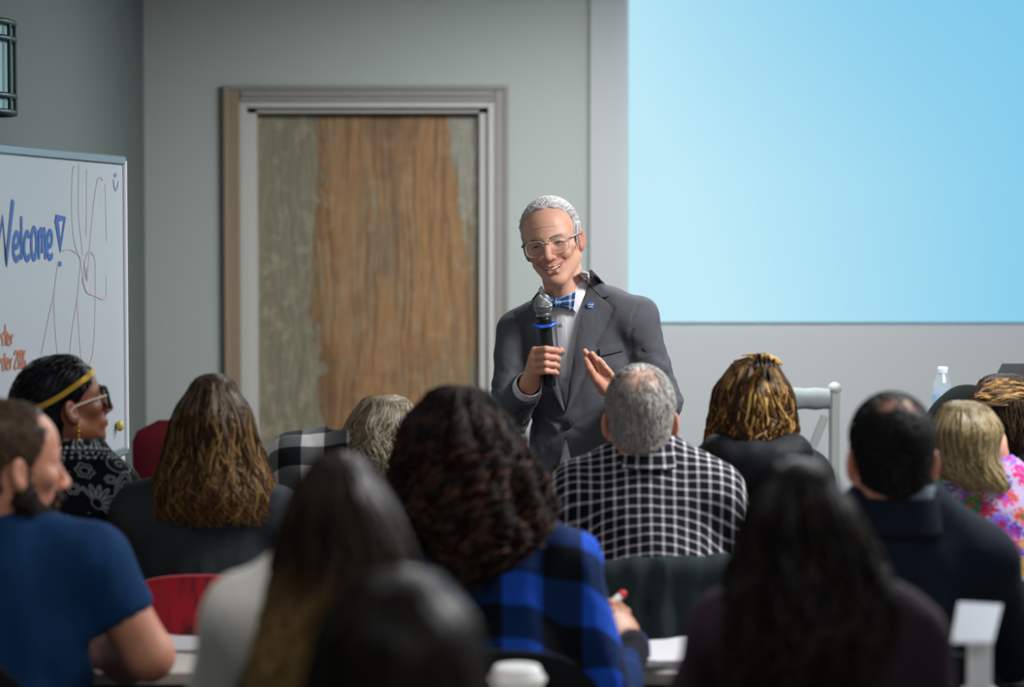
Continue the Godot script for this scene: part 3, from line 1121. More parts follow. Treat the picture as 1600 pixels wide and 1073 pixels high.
# d: x, z, sh (shoulder height), w (half shoulder width), lean, elbows, wrists ...; returns the numbers that later parts need
func sitter(t: Node3D, d: Dictionary) -> Dictionary:
	var x: float = d.x
	var z: float = d.z
	var sh: float = d.sh
	var w: float = d.get("w", 0.165)
	var fat: float = d.get("fat", 1.0)
	var drop: float = d.get("drop", 0.0)
	var tilt: float = d.get("tilt", 0.0)          # one shoulder lower
	var hipx: float = d.get("hipx", x)
	var slim: float = d.get("arm", 1.0)
	var cell: float = d.get("cell", 0.013)
	var bend: float = d.get("bend", 0.05)         # how far the shoulders are forward of the hips
	var lap := z < -5.2          # the first row has no table: hands in the lap
	var el: Array = d.get("elbows", [Vector3(x - w - 0.075, sh - 0.27, z - 0.06 if lap else z - 0.12), Vector3(x + w + 0.075, sh - 0.27, z - 0.06 if lap else z - 0.12)])
	var wr: Array = d.get("wrists", [Vector3(x - 0.125, 0.655 if lap else 0.785, z - 0.26 if lap else z - 0.34), Vector3(x + 0.125, 0.655 if lap else 0.785, z - 0.26 if lap else z - 0.34)])
	var S := [Vector3(x - w, sh - 0.025 + tilt - drop, z), Vector3(x + w, sh - 0.025 - tilt - drop, z)]
	var lo := Vector3(x - w - 0.18, 0.44, z - 0.2)
	var hi := Vector3(x + w + 0.18, sh + 0.12, z + bend + 0.2)
	for k in 2:
		lo = lo.min(el[k] - Vector3.ONE * 0.09).min(wr[k] - Vector3.ONE * 0.07)
		hi = hi.max(el[k] + Vector3.ONE * 0.09)
	var f := Field.new(lo, hi, cell)
	var back := Vector3(0, 0, bend)
	f.ell(Vector3(x, sh - 0.17 - drop * 0.6, z + 0.005), Vector3(w + 0.01, 0.215, 0.112 * fat), 0.05)
	f.ell(Vector3((x + hipx) / 2, sh - 0.36, z) + back * 0.6, Vector3((w - 0.015) * fat, 0.22, 0.125 * fat), 0.07)
	f.ell(Vector3(hipx, 0.53, z - 0.02) + back, Vector3((w + 0.01) * fat, 0.13, 0.15), 0.06)
	f.cone(S[0] + Vector3(0.02, 0, 0), S[1] - Vector3(0.02, 0, 0), 0.066 * fat, 0.066 * fat, 0.05)
	var nk := Vector3(x, sh + 0.05, z - 0.005)
	for k in 2:
		f.cone(nk + Vector3((k * 2 - 1) * 0.035, 0, 0), S[k] + Vector3(0, 0.012, 0), 0.05, 0.052, 0.04)
		var ra: float = 0.062 * slim
		f.cone(S[k], el[k], ra, ra * 0.86, 0.03)
		var sleeve: float = d.get("sleeve", 1.0)
		if sleeve >= 1.0:
			f.cone(el[k], wr[k], ra * 0.84, 0.036, 0.02)
	if d.get("hood", false):
		f.ell(Vector3(x, sh + 0.045, z + 0.085), Vector3(0.125, 0.055, 0.06), 0.03)
		f.ell(Vector3(x, sh + 0.02, z + 0.125), Vector3(0.085, 0.06, 0.035), 0.03)
		f.cone(Vector3(x - 0.085, sh + 0.05, z + 0.02), Vector3(x - 0.085, sh + 0.06, z + 0.08), 0.035, 0.04, 0.03)
		f.cone(Vector3(x + 0.085, sh + 0.05, z + 0.02), Vector3(x + 0.085, sh + 0.06, z + 0.08), 0.035, 0.04, 0.03)
	if d.get("collar", 0.0) > 0.0:
		f.cone(nk + Vector3(0, 0.0, -0.005), nk + Vector3(0, float(d.collar), -0.012), 0.070, 0.066, 0.012)
	if d.get("sleeve", 1.0) < 1.0:     # a short sleeve ends square
		for k in 2:
			var cut: float = d.sleeve
			var e: Vector3 = S[k].lerp(el[k], cut)
			var dir: Vector3 = (el[k] - S[k]).normalized()
			var S0: Vector3 = S[k]
			var square := func(p: Vector3, v: float) -> float:
				if absf(p.x - x) > w - 0.02 and (p - S0).length() < 0.4 and (p.x - x) * (S0.x - x) > 0:
					return maxf(v, (p - e).dot(dir)) if (p - e).dot(dir) > -0.06 and (p - e - dir * (p - e).dot(dir)).length() < 0.1 else v
				return v
			f.near(square, 30.0)
	f.cone(nk + Vector3(0, -0.07, 0.012), nk + Vector3(0, -0.012, 0.010), 0.080, 0.070, 0.03)
	# the neck hole
	f.cone(nk + Vector3(0, 0.062, -0.01), nk + Vector3(0, 0.2, -0.02), 0.058, 0.064, 0.006, true)
	if d.has("wrinkle"):
		var n := FastNoiseLite.new()
		n.seed = int(x * 1000.0) + 50
		n.frequency = 9.0
		n.fractal_octaves = 2
		f.wrinkle(n, float(d.wrinkle), Vector3(1.0, 0.45, 1.0))
		var n3 := FastNoiseLite.new()
		n3.seed = int(x * 1000.0) + 90
		n3.frequency = 26.0
		f.wrinkle(n3, float(d.wrinkle) * 0.3, Vector3(1.0, 0.6, 0.8))
	var lay = null
	var region = null
	if d.get("laid", false):
		region = func(p: Vector3) -> int:
			for k in 2:
				var a: Vector3 = S[k]
				var b: Vector3 = el[k]
				var c: Vector3 = wr[k]
				if (b - p).length() < 0.10 or (p - b).dot(c - b) > 0 and (p - b).dot(c - b) < (c - b).length_squared() * 1.3 and (p - b - (c - b) * (p - b).dot(c - b) / (c - b).length_squared()).length() < 0.075:
					if (p - b).dot((b - a).normalized() - (c - b).normalized()) > 0:
						return 3 + k
			return 0
		lay = func(p: Vector3, _n: Vector3, r: int) -> Vector2:
			if r == 0:
				return Vector2(p.x - x, -(p.y - p.z + z) if p.z > z - 0.02 else -(p.y + 0.02 + (p.z - z)))
			var k := (r - 1) % 2
			var a: Vector3 = S[k] if r < 3 else el[k]
			var b: Vector3 = el[k] if r < 3 else wr[k]
			var ax: Vector3 = (b - a).normalized()
			var out := Vector3(k * 2 - 1, 0, 0)
			var u := (out - ax * out.dot(ax)).normalized()
			var v := ax.cross(u)
			return Vector2(atan2((p - a).dot(v), (p - a).dot(u)) * 0.055, (p - a).dot(ax))
	put_field(d.get("garment", "shirt"), f, d.cloth, t, d.get("paint"), region, lay)
	# skin: head, neck, hands, and bare forearms where the sleeves are short
	var hf: Transform3D = d.head
	var g := Geo.new()
	var src: Field = head_mesh(d.get("woman", false))
	g.add(src.V, src.N, src.I, hf, Color.WHITE)
	var nlo := nk + Vector3(-0.16, -0.14, -0.14)
	var nhi := nk + Vector3(0.16, 0.16, 0.14)
	for k in 2:
		nlo = nlo.min(el[k] - Vector3.ONE * 0.06).min(wr[k] - Vector3.ONE * 0.06).min(S[k] - Vector3.ONE * 0.06)
		nhi = nhi.max(el[k] + Vector3.ONE * 0.06).max(wr[k] + Vector3.ONE * 0.06).max(S[k] + Vector3.ONE * 0.06)
	var nf := Field.new(nlo, nhi, 0.010)
	for k in 2:      # the arms inside the sleeves join the hands to the body
		var ir := 0.034 * slim
		nf.cone(nk + Vector3(0, -0.10, -0.01), S[k], 0.034, ir, 0.02)
		nf.cone(S[k], el[k], ir, ir, 0.01)
		nf.cone(el[k], wr[k], ir * 0.9, 0.024, 0.01)
	nf.cone(hf * Vector3(0, -0.07, -0.026), nk + Vector3(0, -0.03, 0.0), 0.054 if not d.get("woman", false) else 0.049, 0.060, 0.02)
	nf.ell(nk + Vector3(0, -0.095, -0.01), Vector3(0.10, 0.05, 0.07), 0.04)
	nf.mesh()
	g.add(nf.V, nf.N, nf.I, Transform3D(), Color.WHITE)
	var hm := hand_mesh()
	for k in 2:
		var dir: Vector3 = (wr[k] - el[k]).normalized()
		if d.get("sleeve", 1.0) < 1.0:
			var af := Field.new((el[k].min(wr[k]).min(S[k])) - Vector3.ONE * 0.08, (el[k].max(wr[k]).max(S[k])) + Vector3.ONE * 0.08, 0.011)
			af.cone(S[k].lerp(el[k], 0.3), el[k] + Vector3(0, 0.008, 0), 0.054, 0.049, 0.02)
			af.cone(el[k] + Vector3(0, 0.006, 0), el[k].lerp(wr[k], 0.3), 0.047, 0.050, 0.02)
			af.cone(el[k].lerp(wr[k], 0.3), wr[k], 0.050, 0.030, 0.03)
			af.mesh()
			g.add(af.V, af.N, af.I, Transform3D(), Color.WHITE)
		var fw := Vector3(dir.x * 0.5, minf(dir.y, 0.0) * 0.3, dir.z).normalized()
		if d.has("hand_dirs"):
			fw = d.hand_dirs[k].normalized()
		var zz := -fw
		var xx := Vector3.UP.cross(zz).normalized()
		var yy := zz.cross(xx)
		var mirror := 1.0 if k == 0 else -1.0
		var b := Basis(xx * mirror, yy, zz) * Basis.from_scale(Vector3.ONE * (0.9 if d.get("woman", false) else 1.0))
		var idx := hm.I
		if mirror < 0:
			idx = hm.I.duplicate()
			for q in range(0, idx.size(), 3):
				var sw := idx[q]
				idx[q] = idx[q + 1]
				idx[q + 1] = sw
		g.add(hm.V, hm.N, idx, Transform3D(b, wr[k]), Color.WHITE)
	put("body", g, d.skin, t)
	if not M.has("eyeball"):
		mat("eyeball", "ffffff", 0.2).vertex_color_use_as_albedo = true
		mat("brow_hair", "2c211a", 0.8)
	for s in [-1.0, 1.0]:
		var eg := Geo.new()
		eg.sphere(Vector3(s * 0.031, 0.0085, 0.0768), Vector3(0.0120, 0.0062, 0.0116), 16)
		for k in eg.V.size():
			var dd := Vector2(eg.V[k].x - s * 0.031, eg.V[k].y - 0.0085).length()
			eg.C[k] = lin("0a0807") if dd < 0.0025 and eg.V[k].z > 0.08 else (lin("3d2a1c") if dd < 0.0052 and eg.V[k].z > 0.08 else lin("d9d2ca"))
			eg.V[k] = hf * eg.V[k]
			eg.N[k] = (hf.basis * eg.N[k]).normalized()
		put("eye", eg, M.eyeball, t)
		var wg := Geo.new()
		wg.strand(PackedVector3Array([hf * Vector3(s * 0.014, 0.026, 0.0945), hf * Vector3(s * 0.030, 0.031, 0.0895), hf * Vector3(s * 0.047, 0.026, 0.0745)]), PackedFloat32Array([0.0030, 0.0034, 0.0012]), hf.basis.z, 0.5, 6)
		put("eyebrow", wg, M.brow_hair, t)
	# trousers and shoes, mostly under the table
	var lf := Field.new(Vector3(hipx - 0.26, 0.05, z - 0.62), Vector3(hipx + 0.26, 0.66, z + bend + 0.16), 0.022)
	for s in [-1.0, 1.0]:
		var hip := Vector3(hipx + s * 0.085, 0.545, z + bend - 0.02)
		var knee := Vector3(hipx + s * 0.12, 0.52, z - 0.42)
		lf.cone(hip, knee, 0.088, 0.062, 0.03)
		lf.cone(knee, Vector3(hipx + s * 0.12, 0.10, z - 0.40), 0.062, 0.045, 0.02)
	lf.ell(Vector3(hipx, 0.53, z + bend - 0.03), Vector3(0.165, 0.10, 0.13), 0.04)
	put_field("trousers", lf, d.get("legs", M.dark_trousers), t)
	for s in [-1.0, 1.0]:
		var g2 := Geo.new()
		var c := Vector3(hipx + s * 0.12, 0.0, z - 0.45)
		var pr := []
		for r in [[0.0, 0.92], [0.008, 1.0], [0.03, 0.98], [0.06, 0.82], [0.085, 0.5], [0.10, 0.36]]:
			for k in 20:
				var a := TAU * k / 20.0
				var front := maxf(0.0, -sin(a))
				var y: float = r[0] * (1.0 - 0.45 * front) if r[0] > 0.03 else r[0]
				pr.append(c + Vector3(cos(a) * 0.045 * (0.6 + 0.4 * r[1]), y, -sin(a) * -1.0 * 0.13 * r[1] * 1.0 + (1.0 - r[1]) * 0.055))
		g2.patch(pr, 20, true, Color.WHITE, true)
		put("shoe", g2, M.dark_shoe, t)
	return {"S": S, "el": el, "wr": wr, "neck": nk, "field": f}


# a collar standing round the neck: y from the neck base, radii at its foot and top
func collar_ring(t: Node3D, called: String, nk: Vector3, y0: float, y1: float, r0: float, r1: float, m: Material, label := "") -> void:
	var p := []
	var th := []
	for j in 6:
		var v := j / 5.0
		for i in 33:
			var an := TAU * i / 32.0 + PI
			var r := lerpf(r0, r1, v)
			p.append(nk + Vector3(sin(an) * r * 1.04, lerpf(y0, y1, v), 0.018 + cos(an) * r))
			th.append(Vector3(sin(an), -0.1, cos(an)) * 0.004)
	var g := Geo.new()
	g.slab(p, 33, th)
	for k in g.V.size():
		g.U[k] = Vector2(atan2(g.V[k].x - nk.x, g.V[k].z - nk.z) * r0, -g.V[k].y)
	put(called, g, m, t, label)


# ---------------------------------------------------------------- hair
# the outline of a head of hair: rows of [py, left px, right px, depth behind, depth before] at depth z
class Mane:
	var rows := []          # [y, x centre, half width, back, front]
	var z: float

	func at_y(y: float) -> PackedFloat32Array:
		var n := rows.size()
		if y >= rows[0][0]:
			return PackedFloat32Array([rows[0][1], 0.001, 0.001, 0.001])
		for k in n - 1:
			if y >= rows[k + 1][0]:
				var t: float = (rows[k][0] - y) / (rows[k][0] - rows[k + 1][0])
				var e := t
				var c := t
				if k == 0:
					e = sqrt(maxf(0.0, 1.0 - (1.0 - t) * (1.0 - t)))
				else:
					var a: Array = rows[maxi(k - 1, 1)]
					var b: Array = rows[k]
					var d: Array = rows[k + 1]
					var g: Array = rows[mini(k + 2, n - 1)]
					var o := PackedFloat32Array()
					for q in range(1, 5):
						o.append(cubic_interpolate(b[q], d[q], a[q], g[q], t))
					return o
				return PackedFloat32Array([lerpf(rows[k][1], rows[k + 1][1], c), lerpf(rows[k][2], rows[k + 1][2], e), lerpf(rows[k][3], rows[k + 1][3], e), lerpf(rows[k][4], rows[k + 1][4], e)])
		var l: Array = rows[n - 1]
		return PackedFloat32Array([l[1], l[2], l[3], l[4]])

	func point(y: float, a: float, s := 1.0) -> Vector3:     # a = 0 behind (towards the camera), + to the right
		var e := at_y(y)
		return Vector3(e[0] + e[1] * s * sin(a), y, z + cos(a) * s * (e[2] if cos(a) > 0.0 else e[3]))


func mane(z: float, rows: Array) -> Mane:
	var m := Mane.new()
	m.z = z
	for r in rows:
		var a := at(r[1], r[0], -z)
		var b := at(r[2], r[0], -z)
		m.rows.append([a.y, (a.x + b.x) / 2, absf(b.x - a.x) / 2, r[3], r[4]])
	return m


# opts: count, colors (palette of sRGB hex), roots (hex), wave, curl, width, tips (how ragged), front (widest angle), part
func long_hair(t: Node3D, m: Mane, o: Dictionary) -> void:
	var g := Geo.new()
	var top: float = m.rows[0][0]
	var bot: float = m.rows[-1][0]
	var pal := []
	for c in o.colors:
		pal.append(lin(c))
	var root := lin(o.roots)
	var inner := lin(o.get("inner", o.roots))
	var cols := 40
	var p := []
	var rn := 30
	var noise := FastNoiseLite.new()
	noise.seed = o.get("seed", 3)
	noise.frequency = o.get("lump", 1.3)
	var fill: float = o.get("fill", 0.93)
	for r in rn + 1:
		var q := float(r) / rn
		var y := lerpf(top - 0.0001, bot + o.get("lift", 0.03), q * q * 0.4 + q * 0.6)
		for k in cols:
			var a := TAU * k / cols
			p.append(m.point(y, a, fill + 0.05 * noise.get_noise_2d(a * 3.0, y * 6.0)))
	var cap: Vector3 = Vector3.ZERO
	for k in cols:
		cap += p[rn * cols + k] / cols
	for k in cols:
		p.append(cap.lerp(p[rn * cols + k], 0.05))
	g.patch(p, cols, true, inner)
	var n: int = o.get("count", 420)
	var reach: float = o.get("front", 2.4)
	var wave: float = o.get("wave", 0.0)
	var curl: float = o.get("curl", 0.0)
	var wide: float = o.get("width", 0.006)
	var part: float = o.get("part", 0.0)
	var lumps: float = o.get("lumps", 0.05)
	for i in n:
		var a := reach * (2.0 * (i + rng.randf()) / n - 1.0)
		# more start high up; the low ones fill in the ends
		var y0: float = top - 0.002 - (top - bot) * 0.62 * pow(rng.randf(), 2.2)
		var y1: float = bot + (rng.randf() * o.get("tips", 0.06)) - 0.01
		if o.has("short_front") and absf(a) > 1.6:
			y1 += (absf(a) - 1.6) * float(o.short_front)
		if y1 > y0 - 0.06:
			y1 = y0 - 0.06
		var seg := 9 if curl == 0.0 else 22
		var pts := PackedVector3Array()
		var rr := PackedFloat32Array()
		var ph := rng.randf() * TAU
		var depth := 0.955 + 0.065 * rng.randf()
		var drift := rng.randf_range(-0.22, 0.22)
		var fq := rng.randf_range(0.8, 1.25)
		var sw := wide * rng.randf_range(0.55, 1.35)
		for k in seg + 1:
			var s := float(k) / seg
			var y := lerpf(y0, y1, s)
			# near the crown locks fan out from the parting
			var aa := a + drift * s + wave * sin(ph + s * 9.0 * fq) * s + part * (1.0 - s)
			var q := m.point(y, aa, depth + lumps * noise.get_noise_2d(aa * 2.2, y * 7.0) + wave * 0.10 * sin(ph * 2.0 + s * 8.0 * fq) * s)
			if curl > 0.0:
				var an := ph + s * 30.0 * fq
				q += Vector3(cos(an), 0.35 * sin(an * 0.7), sin(an)) * curl * minf(1.0, 0.25 + s * 1.6)
			pts.append(q)
			rr.append(sw * (0.45 + 0.55 * minf(1.0, s * 5.0)) * (1.0 - 0.85 * maxf(0.0, s - 0.72) / 0.28))
		var c: Color = pal[rng.randi() % pal.size()]
		var mixed := root.lerp(c, o.get("root_mix", 0.35))
		var f := g.C.size()
		g.strand(pts, rr, Vector3(sin(a), 0.25, cos(a)), 0.5, 3, mixed, c)
		if o.has("golden"):      # highlights by height: [from, to, colour]
			var gc := lin(o.golden[2])
			for k in range(f, g.C.size()):
				var q: float = smoothstep(o.golden[0], o.golden[1], (top - g.V[k].y) / (top - bot))
				g.C[k] = g.C[k].lerp(gc, q * o.golden[3] * (0.3 + 0.7 * rng.randf() if k % 50 == 0 else 0.7))
	put("hair", g, o.get("mat", M.hair), t)


# short hair: a cap that keeps behind the hairline zf(y, side), with tufts; local head coordinates
func short_hair(t: Node3D, hf: Transform3D, o: Dictionary) -> void:
	var f := Field.new(Vector3(-0.1, -0.12, -0.13), Vector3(0.1, 0.15, 0.11), 0.0045)
	var th: float = o.get("thick", 0.008)
	f.ell(Vector3(0, 0.044, -0.015), Vector3(0.073 + th * 0.7, 0.083 + th, 0.094 + th), 0.02)
	f.ell(Vector3(0, 0.046, 0.032), Vector3(0.060 + th * 0.6, 0.060 + th, 0.058 + th), 0.03)
	f.cone(Vector3(0, -0.02, -0.040), Vector3(0, -0.075, -0.032), 0.060, 0.0572 + th * 0.3, 0.03)
	var line = o.line
	var low: float = o.get("low", -0.07)
	var bald = o.get("bald", [])
	var trim := func(p: Vector3, v: float) -> float:
		var cut: float = maxf(v, p.z - line.call(p.y, absf(p.x)))
		cut = maxf(cut, low + 4.5 * p.x * p.x - p.y)
		# round the ears
		var e := Vector2(p.z + 0.012, (p.y + 0.008) * 0.75).length()
		if absf(p.x) > 0.05:
			cut = maxf(cut, 0.026 - e)
		return cut
	f.near(trim, 60.0)
	f.mesh()
	var g := Geo.new()
	var pal := []
	for c in o.colors:
		pal.append(lin(c))
	var base := lin(o.base)
	var thin := func(p: Vector3) -> float:
		var w := 0.0
		for b in bald:
			w = maxf(w, 1.0 - smoothstep(b[1] * 0.45, b[1], (p - b[0]).length()))
		return w
	var shrink := PackedVector3Array()
	var tint := PackedColorArray()
	var scalp: Color = lin(o.get("scalp", "b98a72"))
	for k in f.V.size():
		var w: float = thin.call(f.V[k])
		shrink.append(f.V[k] - f.N[k] * (th * 0.55 * w))
		tint.append(base.lerp(scalp, w))
	g.add(shrink, f.N, f.I, hf, base, tint)
	var count: int = o.get("count", 1500)
	var long: float = o.get("long", 0.016)
	for i in count:
		var k := rng.randi() % f.V.size()
		var p := f.V[k]
		var n := f.N[k]
		if rng.randf() < thin.call(p) * 0.80:
			continue
		if n.dot(Vector3(0, -0.6, 0.8)) > 0.75:
			continue
		# hair lies back over the top, down at the sides and nape
		var flow: Vector3 = o.get("flow", Vector3(0, -0.55, -1.0))
		if p.y < 0.05:
			flow = Vector3(0, -1.0, -0.25)
		if o.has("crown"):
			flow = (p - o.crown).normalized() + Vector3(0, -0.4, 0)
		flow += Vector3(rng.randf_range(-0.5, 0.5), rng.randf_range(-0.3, 0.3), rng.randf_range(-0.3, 0.3)) * float(o.get("mess", 1.0))
		flow = (flow - n * flow.dot(n)).normalized()
		var l := long * rng.randf_range(0.6, 1.3)
		var arc: float = o.get("arc", 0.0022)
		var line_pts := PackedVector3Array([hf * (p - n * 0.003)])
		var q := p
		var fl := flow
		for step in 3:
			q += fl * l / 3.0
			var sl := f.slope(q)
			if sl.length_squared() > 0.5:
				q -= sl * clampf(f.value(q), -0.004, 0.004)
				fl = (fl - sl * fl.dot(sl)).normalized()
			line_pts.append(hf * (q + sl * arc * (1.0 - 0.4 * step)))
		var col: Color = pal[rng.randi() % pal.size()]
		var w: float = o.get("width", 0.0022)
		g.strand(line_pts, PackedFloat32Array([w * 0.7, w, w, w * 0.2]), hf.basis * n, 0.5, 3, col, col)
	put("hair", g, o.get("mat", M.hair), t)


# ---------------------------------------------------------------- chairs, tables, small things
func chair(x: float, z: float, label: String, m: Material, group := "") -> Node3D:      # z is where the back stands; the seat is beyond it
	var t := thing("chair", label, "chair", Vector3(x, 0, z), group)
	var p := []
	var th := []
	for j in 9:
		var v := j / 8.0
		var y := 0.50 + 0.38 * v
		for i in 15:
			var u := i / 14.0 * 2.0 - 1.0
			var drop := 0.035 * u * u * v + (0.10 * pow(absf(u), 6.0) * v * v)
			p.append(Vector3(x + u * 0.225, y - drop, z - 0.075 * u * u + 0.03 * v + 0.012 * sin(PI * v)))
			th.append(Vector3(u * 0.3, 0, 1).normalized() * 0.022)
	var g := Geo.new()
	g.slab(p, 15, th)
	put("backrest", g, m, t)
	var s := []
	var ts := []
	for j in 9:
		for i in 11:
			var u := i / 10.0 * 2.0 - 1.0
			var v := j / 8.0
			var w := 0.21 + 0.015 * v
			s.append(Vector3(x + u * w, 0.462 - 0.014 * (1.0 - u * u) - 0.02 * pow(v, 4.0), z - 0.06 - 0.43 * v))
			ts.append(Vector3(0, 0.022, 0))
	var g2 := Geo.new()
	g2.slab(s, 11, ts)
	put("seat", g2, m, t)
	for k in [-1.0, 1.0]:
		var b := Geo.new()
		b.tube([Vector3(x + k * 0.2, 0.012, z + 0.03), Vector3(x + k * 0.2, 0.25, z - 0.03), Vector3(x + k * 0.2, 0.46, z - 0.065), Vector3(x + k * 0.2, 0.60, z - 0.055), Vector3(x + k * 0.2, 0.78, z - 0.045)], 0.011, 8)
		put("leg", b, M.chrome, t)
		var c := Geo.new()
		c.tube([Vector3(x + k * 0.2, 0.012, z - 0.5), Vector3(x + k * 0.2, 0.25, z - 0.47), Vector3(x + k * 0.2, 0.43, z - 0.45)], 0.011, 8)
		put("leg", c, M.chrome, t)
	return t


func banquet_chair() -> void:
	var z := -8.2
	var a := at(209, 655, 8.2)
	var w := 0.21
	var x := a.x + w
	var top := a.y
	var t := thing("upholstered_chair", "dark red upholstered chair with rounded back corners standing empty by the wall", "chair", Vector3(x, 0, z))
	var m := cloth("burgundy_fabric", "5c1620", 0.3)
	var p := []
	var th := []
	for j in 13:
		var v := j / 12.0
		var y := 0.52 + (top - 0.52) * v
		var inset := 0.0
		var r := 0.09
		if y > top - r:
			inset = r - sqrt(maxf(0.0, r * r - pow(y - (top - r), 2.0)))
		for i in 13:
			var u := i / 12.0 * 2.0 - 1.0
			var pad := 0.02 * (1.0 - pow(u, 4.0)) * (1.0 - pow(2.0 * v - 1.0, 4.0))
			p.append(Vector3(x + u * (w - inset), y, z + 0.05 * v + pad))
			th.append(Vector3(0, 0, 0.03 + pad))
	var g := Geo.new()
	g.slab(p, 13, th)
	put("backrest", g, m, t)
	var g2 := Geo.new()
	g2.box(Vector3(x, 0.46, z - 0.22), Vector3(0.215, 0.035, 0.22), 0.02)
	put("seat", g2, m, t)
	for k in [-1.0, 1.0]:
		box_part("leg", Vector3(x + k * 0.19, 0.25, z + 0.0), Vector3(0.013, 0.25, 0.013), M.chrome, t)
		box_part("leg", Vector3(x + k * 0.19, 0.22, z - 0.40), Vector3(0.013, 0.22, 0.013), M.chrome, t)
		box_part("back_post", Vector3(x + k * 0.19, 0.6, z + 0.0), Vector3(0.012, 0.12, 0.012), M.chrome, t)


func table(x0: float, x1: float, z0: float, z1: float, label: String) -> void:
	var t := thing("table", label, "table", Vector3((x0 + x1) / 2, 0, (z0 + z1) / 2), "folding tables between the rows")
	box_part("tabletop", Vector3((x0 + x1) / 2, 0.726, (z0 + z1) / 2), Vector3((x1 - x0) / 2, 0.014, (z0 - z1) / 2), M.table_top, t, 0.003)
	var e := Geo.new()
	for s in [-1, 1]:
		e.box(Vector3((x0 + x1) / 2, 0.70, (z0 + z1) / 2 + s * ((z0 - z1) / 2 - 0.02)), Vector3((x1 - x0) / 2 - 0.03, 0.014, 0.01), 0.003)
		e.box(Vector3((x0 + x1) / 2 + s * ((x1 - x0) / 2 - 0.04), 0.70, (z0 + z1) / 2), Vector3(0.01, 0.0138, (z0 - z1) / 2 - 0.03), 0.003)
	put("apron", e, M.dark_metal, t)
	for sx in [-1, 1]:
		for sz in [-1, 1]:
			var g := Geo.new()
			var p := Vector3((x0 + x1) / 2 + sx * ((x1 - x0) / 2 - 0.08), 0, (z0 + z1) / 2 + sz * ((z0 - z1) / 2 - 0.05))
			g.rod(p, p + Vector3(0, 0.715, 0), 0.014, 0.014, 12)
			put("leg", g, M.dark_metal, t)


func sheets(px: float, py: float, turn: float, n: int, label: String, w := 0.105, l := 0.14) -> void:
	var c := on_plane(px, py, Vector3(0, 0.741, 0), Vector3.UP)
	var t := thing("paper_stack", label, "paper", c)
	for k in n:
		var g := Geo.new()
		var b := Basis(Vector3.UP, turn + rng.randf_range(-0.12, 0.12))
		var p := []
		var th := []
		for j in 5:
			for i in 5:
				var q := Vector3((i / 2.0 - 1.0) * w, 0.0022 * (k + 1) + 0.006 * pow(absf(i / 2.0 - 1.0), 3.0) * (1 if k == n - 1 else 0), -(j / 2.0 - 1.0) * l)
				p.append(c + b * q + Vector3(rng.randf_range(-0.0002, 0.0002), 0, 0))
				th.append(Vector3(0, 0.0018, 0))
		g.slab(p, 5, th)
		put("paper_sheet", g, M.paper, t)


func furniture() -> void:
	M.hair = hairy("hair_fibre", 0.40)
	M.chrome = mat("chair_steel", "9a9a9c", 0.3, 0.9)
	M.dark_metal = mat("table_metal", "2b2d30", 0.45, 0.6)
	mat("table_top", "c4c0b8", 0.4)
	mat("paper", "c6c5c9", 0.8)
	cloth("dark_trousers", "23262c", 0.15)
	mat("dark_shoe", "17171a", 0.4)
	var red := cloth("red_fabric", "a60d1d", 0.4)
	var black := cloth("black_fabric", "14161a", 0.25)
	M.red_fabric = red
	M.black_fabric = black
	banquet_chair()
	table(-1.24, 0.60, -4.78, -5.18, "light grey table in front of the man in the navy T-shirt")
	table(0.62, 2.46, -4.78, -5.18, "light grey table in front of the man in the dark suit")
	table(-1.0, 0.80, -3.74, -4.14, "light grey table in front of the woman with the white top")
	table(0.82, 2.62, -3.74, -4.14, "light grey table carrying the white tilted stand")
	table(-1.1, 0.90, -2.84, -3.24, "light grey table of the viewer with smooth dark hair")
	sheets(112, 1030, 0.3, 3, "white paper sheets under the arm of the man in the navy T-shirt", 0.09, 0.12)
	sheets(290, 1006, -0.1, 3, "white paper sheets on the table below the red chair back", 0.08, 0.10)
	sheets(1035, 1030, 0.2, 9, "thick pile of white paper on the table next to the woman in blue plaid", 0.085, 0.12)
	cup()
	stand()
	lectern()
	director_chair()


func cup() -> void:
	var z := 4.0
	var c := at(808, 1073, z)
	var top := at(808, 1040, z).y
	var t := thing("paper_cup", "white paper cup with a domed lid on the table behind the black chair", "cup", Vector3(c.x, 0.74, -z))
	var h := top - 0.74
	var g := Geo.new()
	g.lathe(Vector3(c.x, 0.74, -z), [[0.001, 0.004], [0.030, 0.003], [0.031, 0.0], [0.033, 0.004], [0.044, h - 0.03], [0.045, h - 0.02], [0.001, h - 0.02]], 28)
	put("cup_body", g, mat("cup_card", "e2dfda", 0.6), t)
	var l := Geo.new()
	l.lathe(Vector3(c.x, 0.74 + h - 0.028, -z), [[0.046, 0.0], [0.049, 0.003], [0.049, 0.009], [0.045, 0.011], [0.040, 0.024], [0.037, 0.028], [0.033, 0.026], [0.001, 0.026]], 28)
	put("lid", l, mat("lid_white", "efefee", 0.35), t)


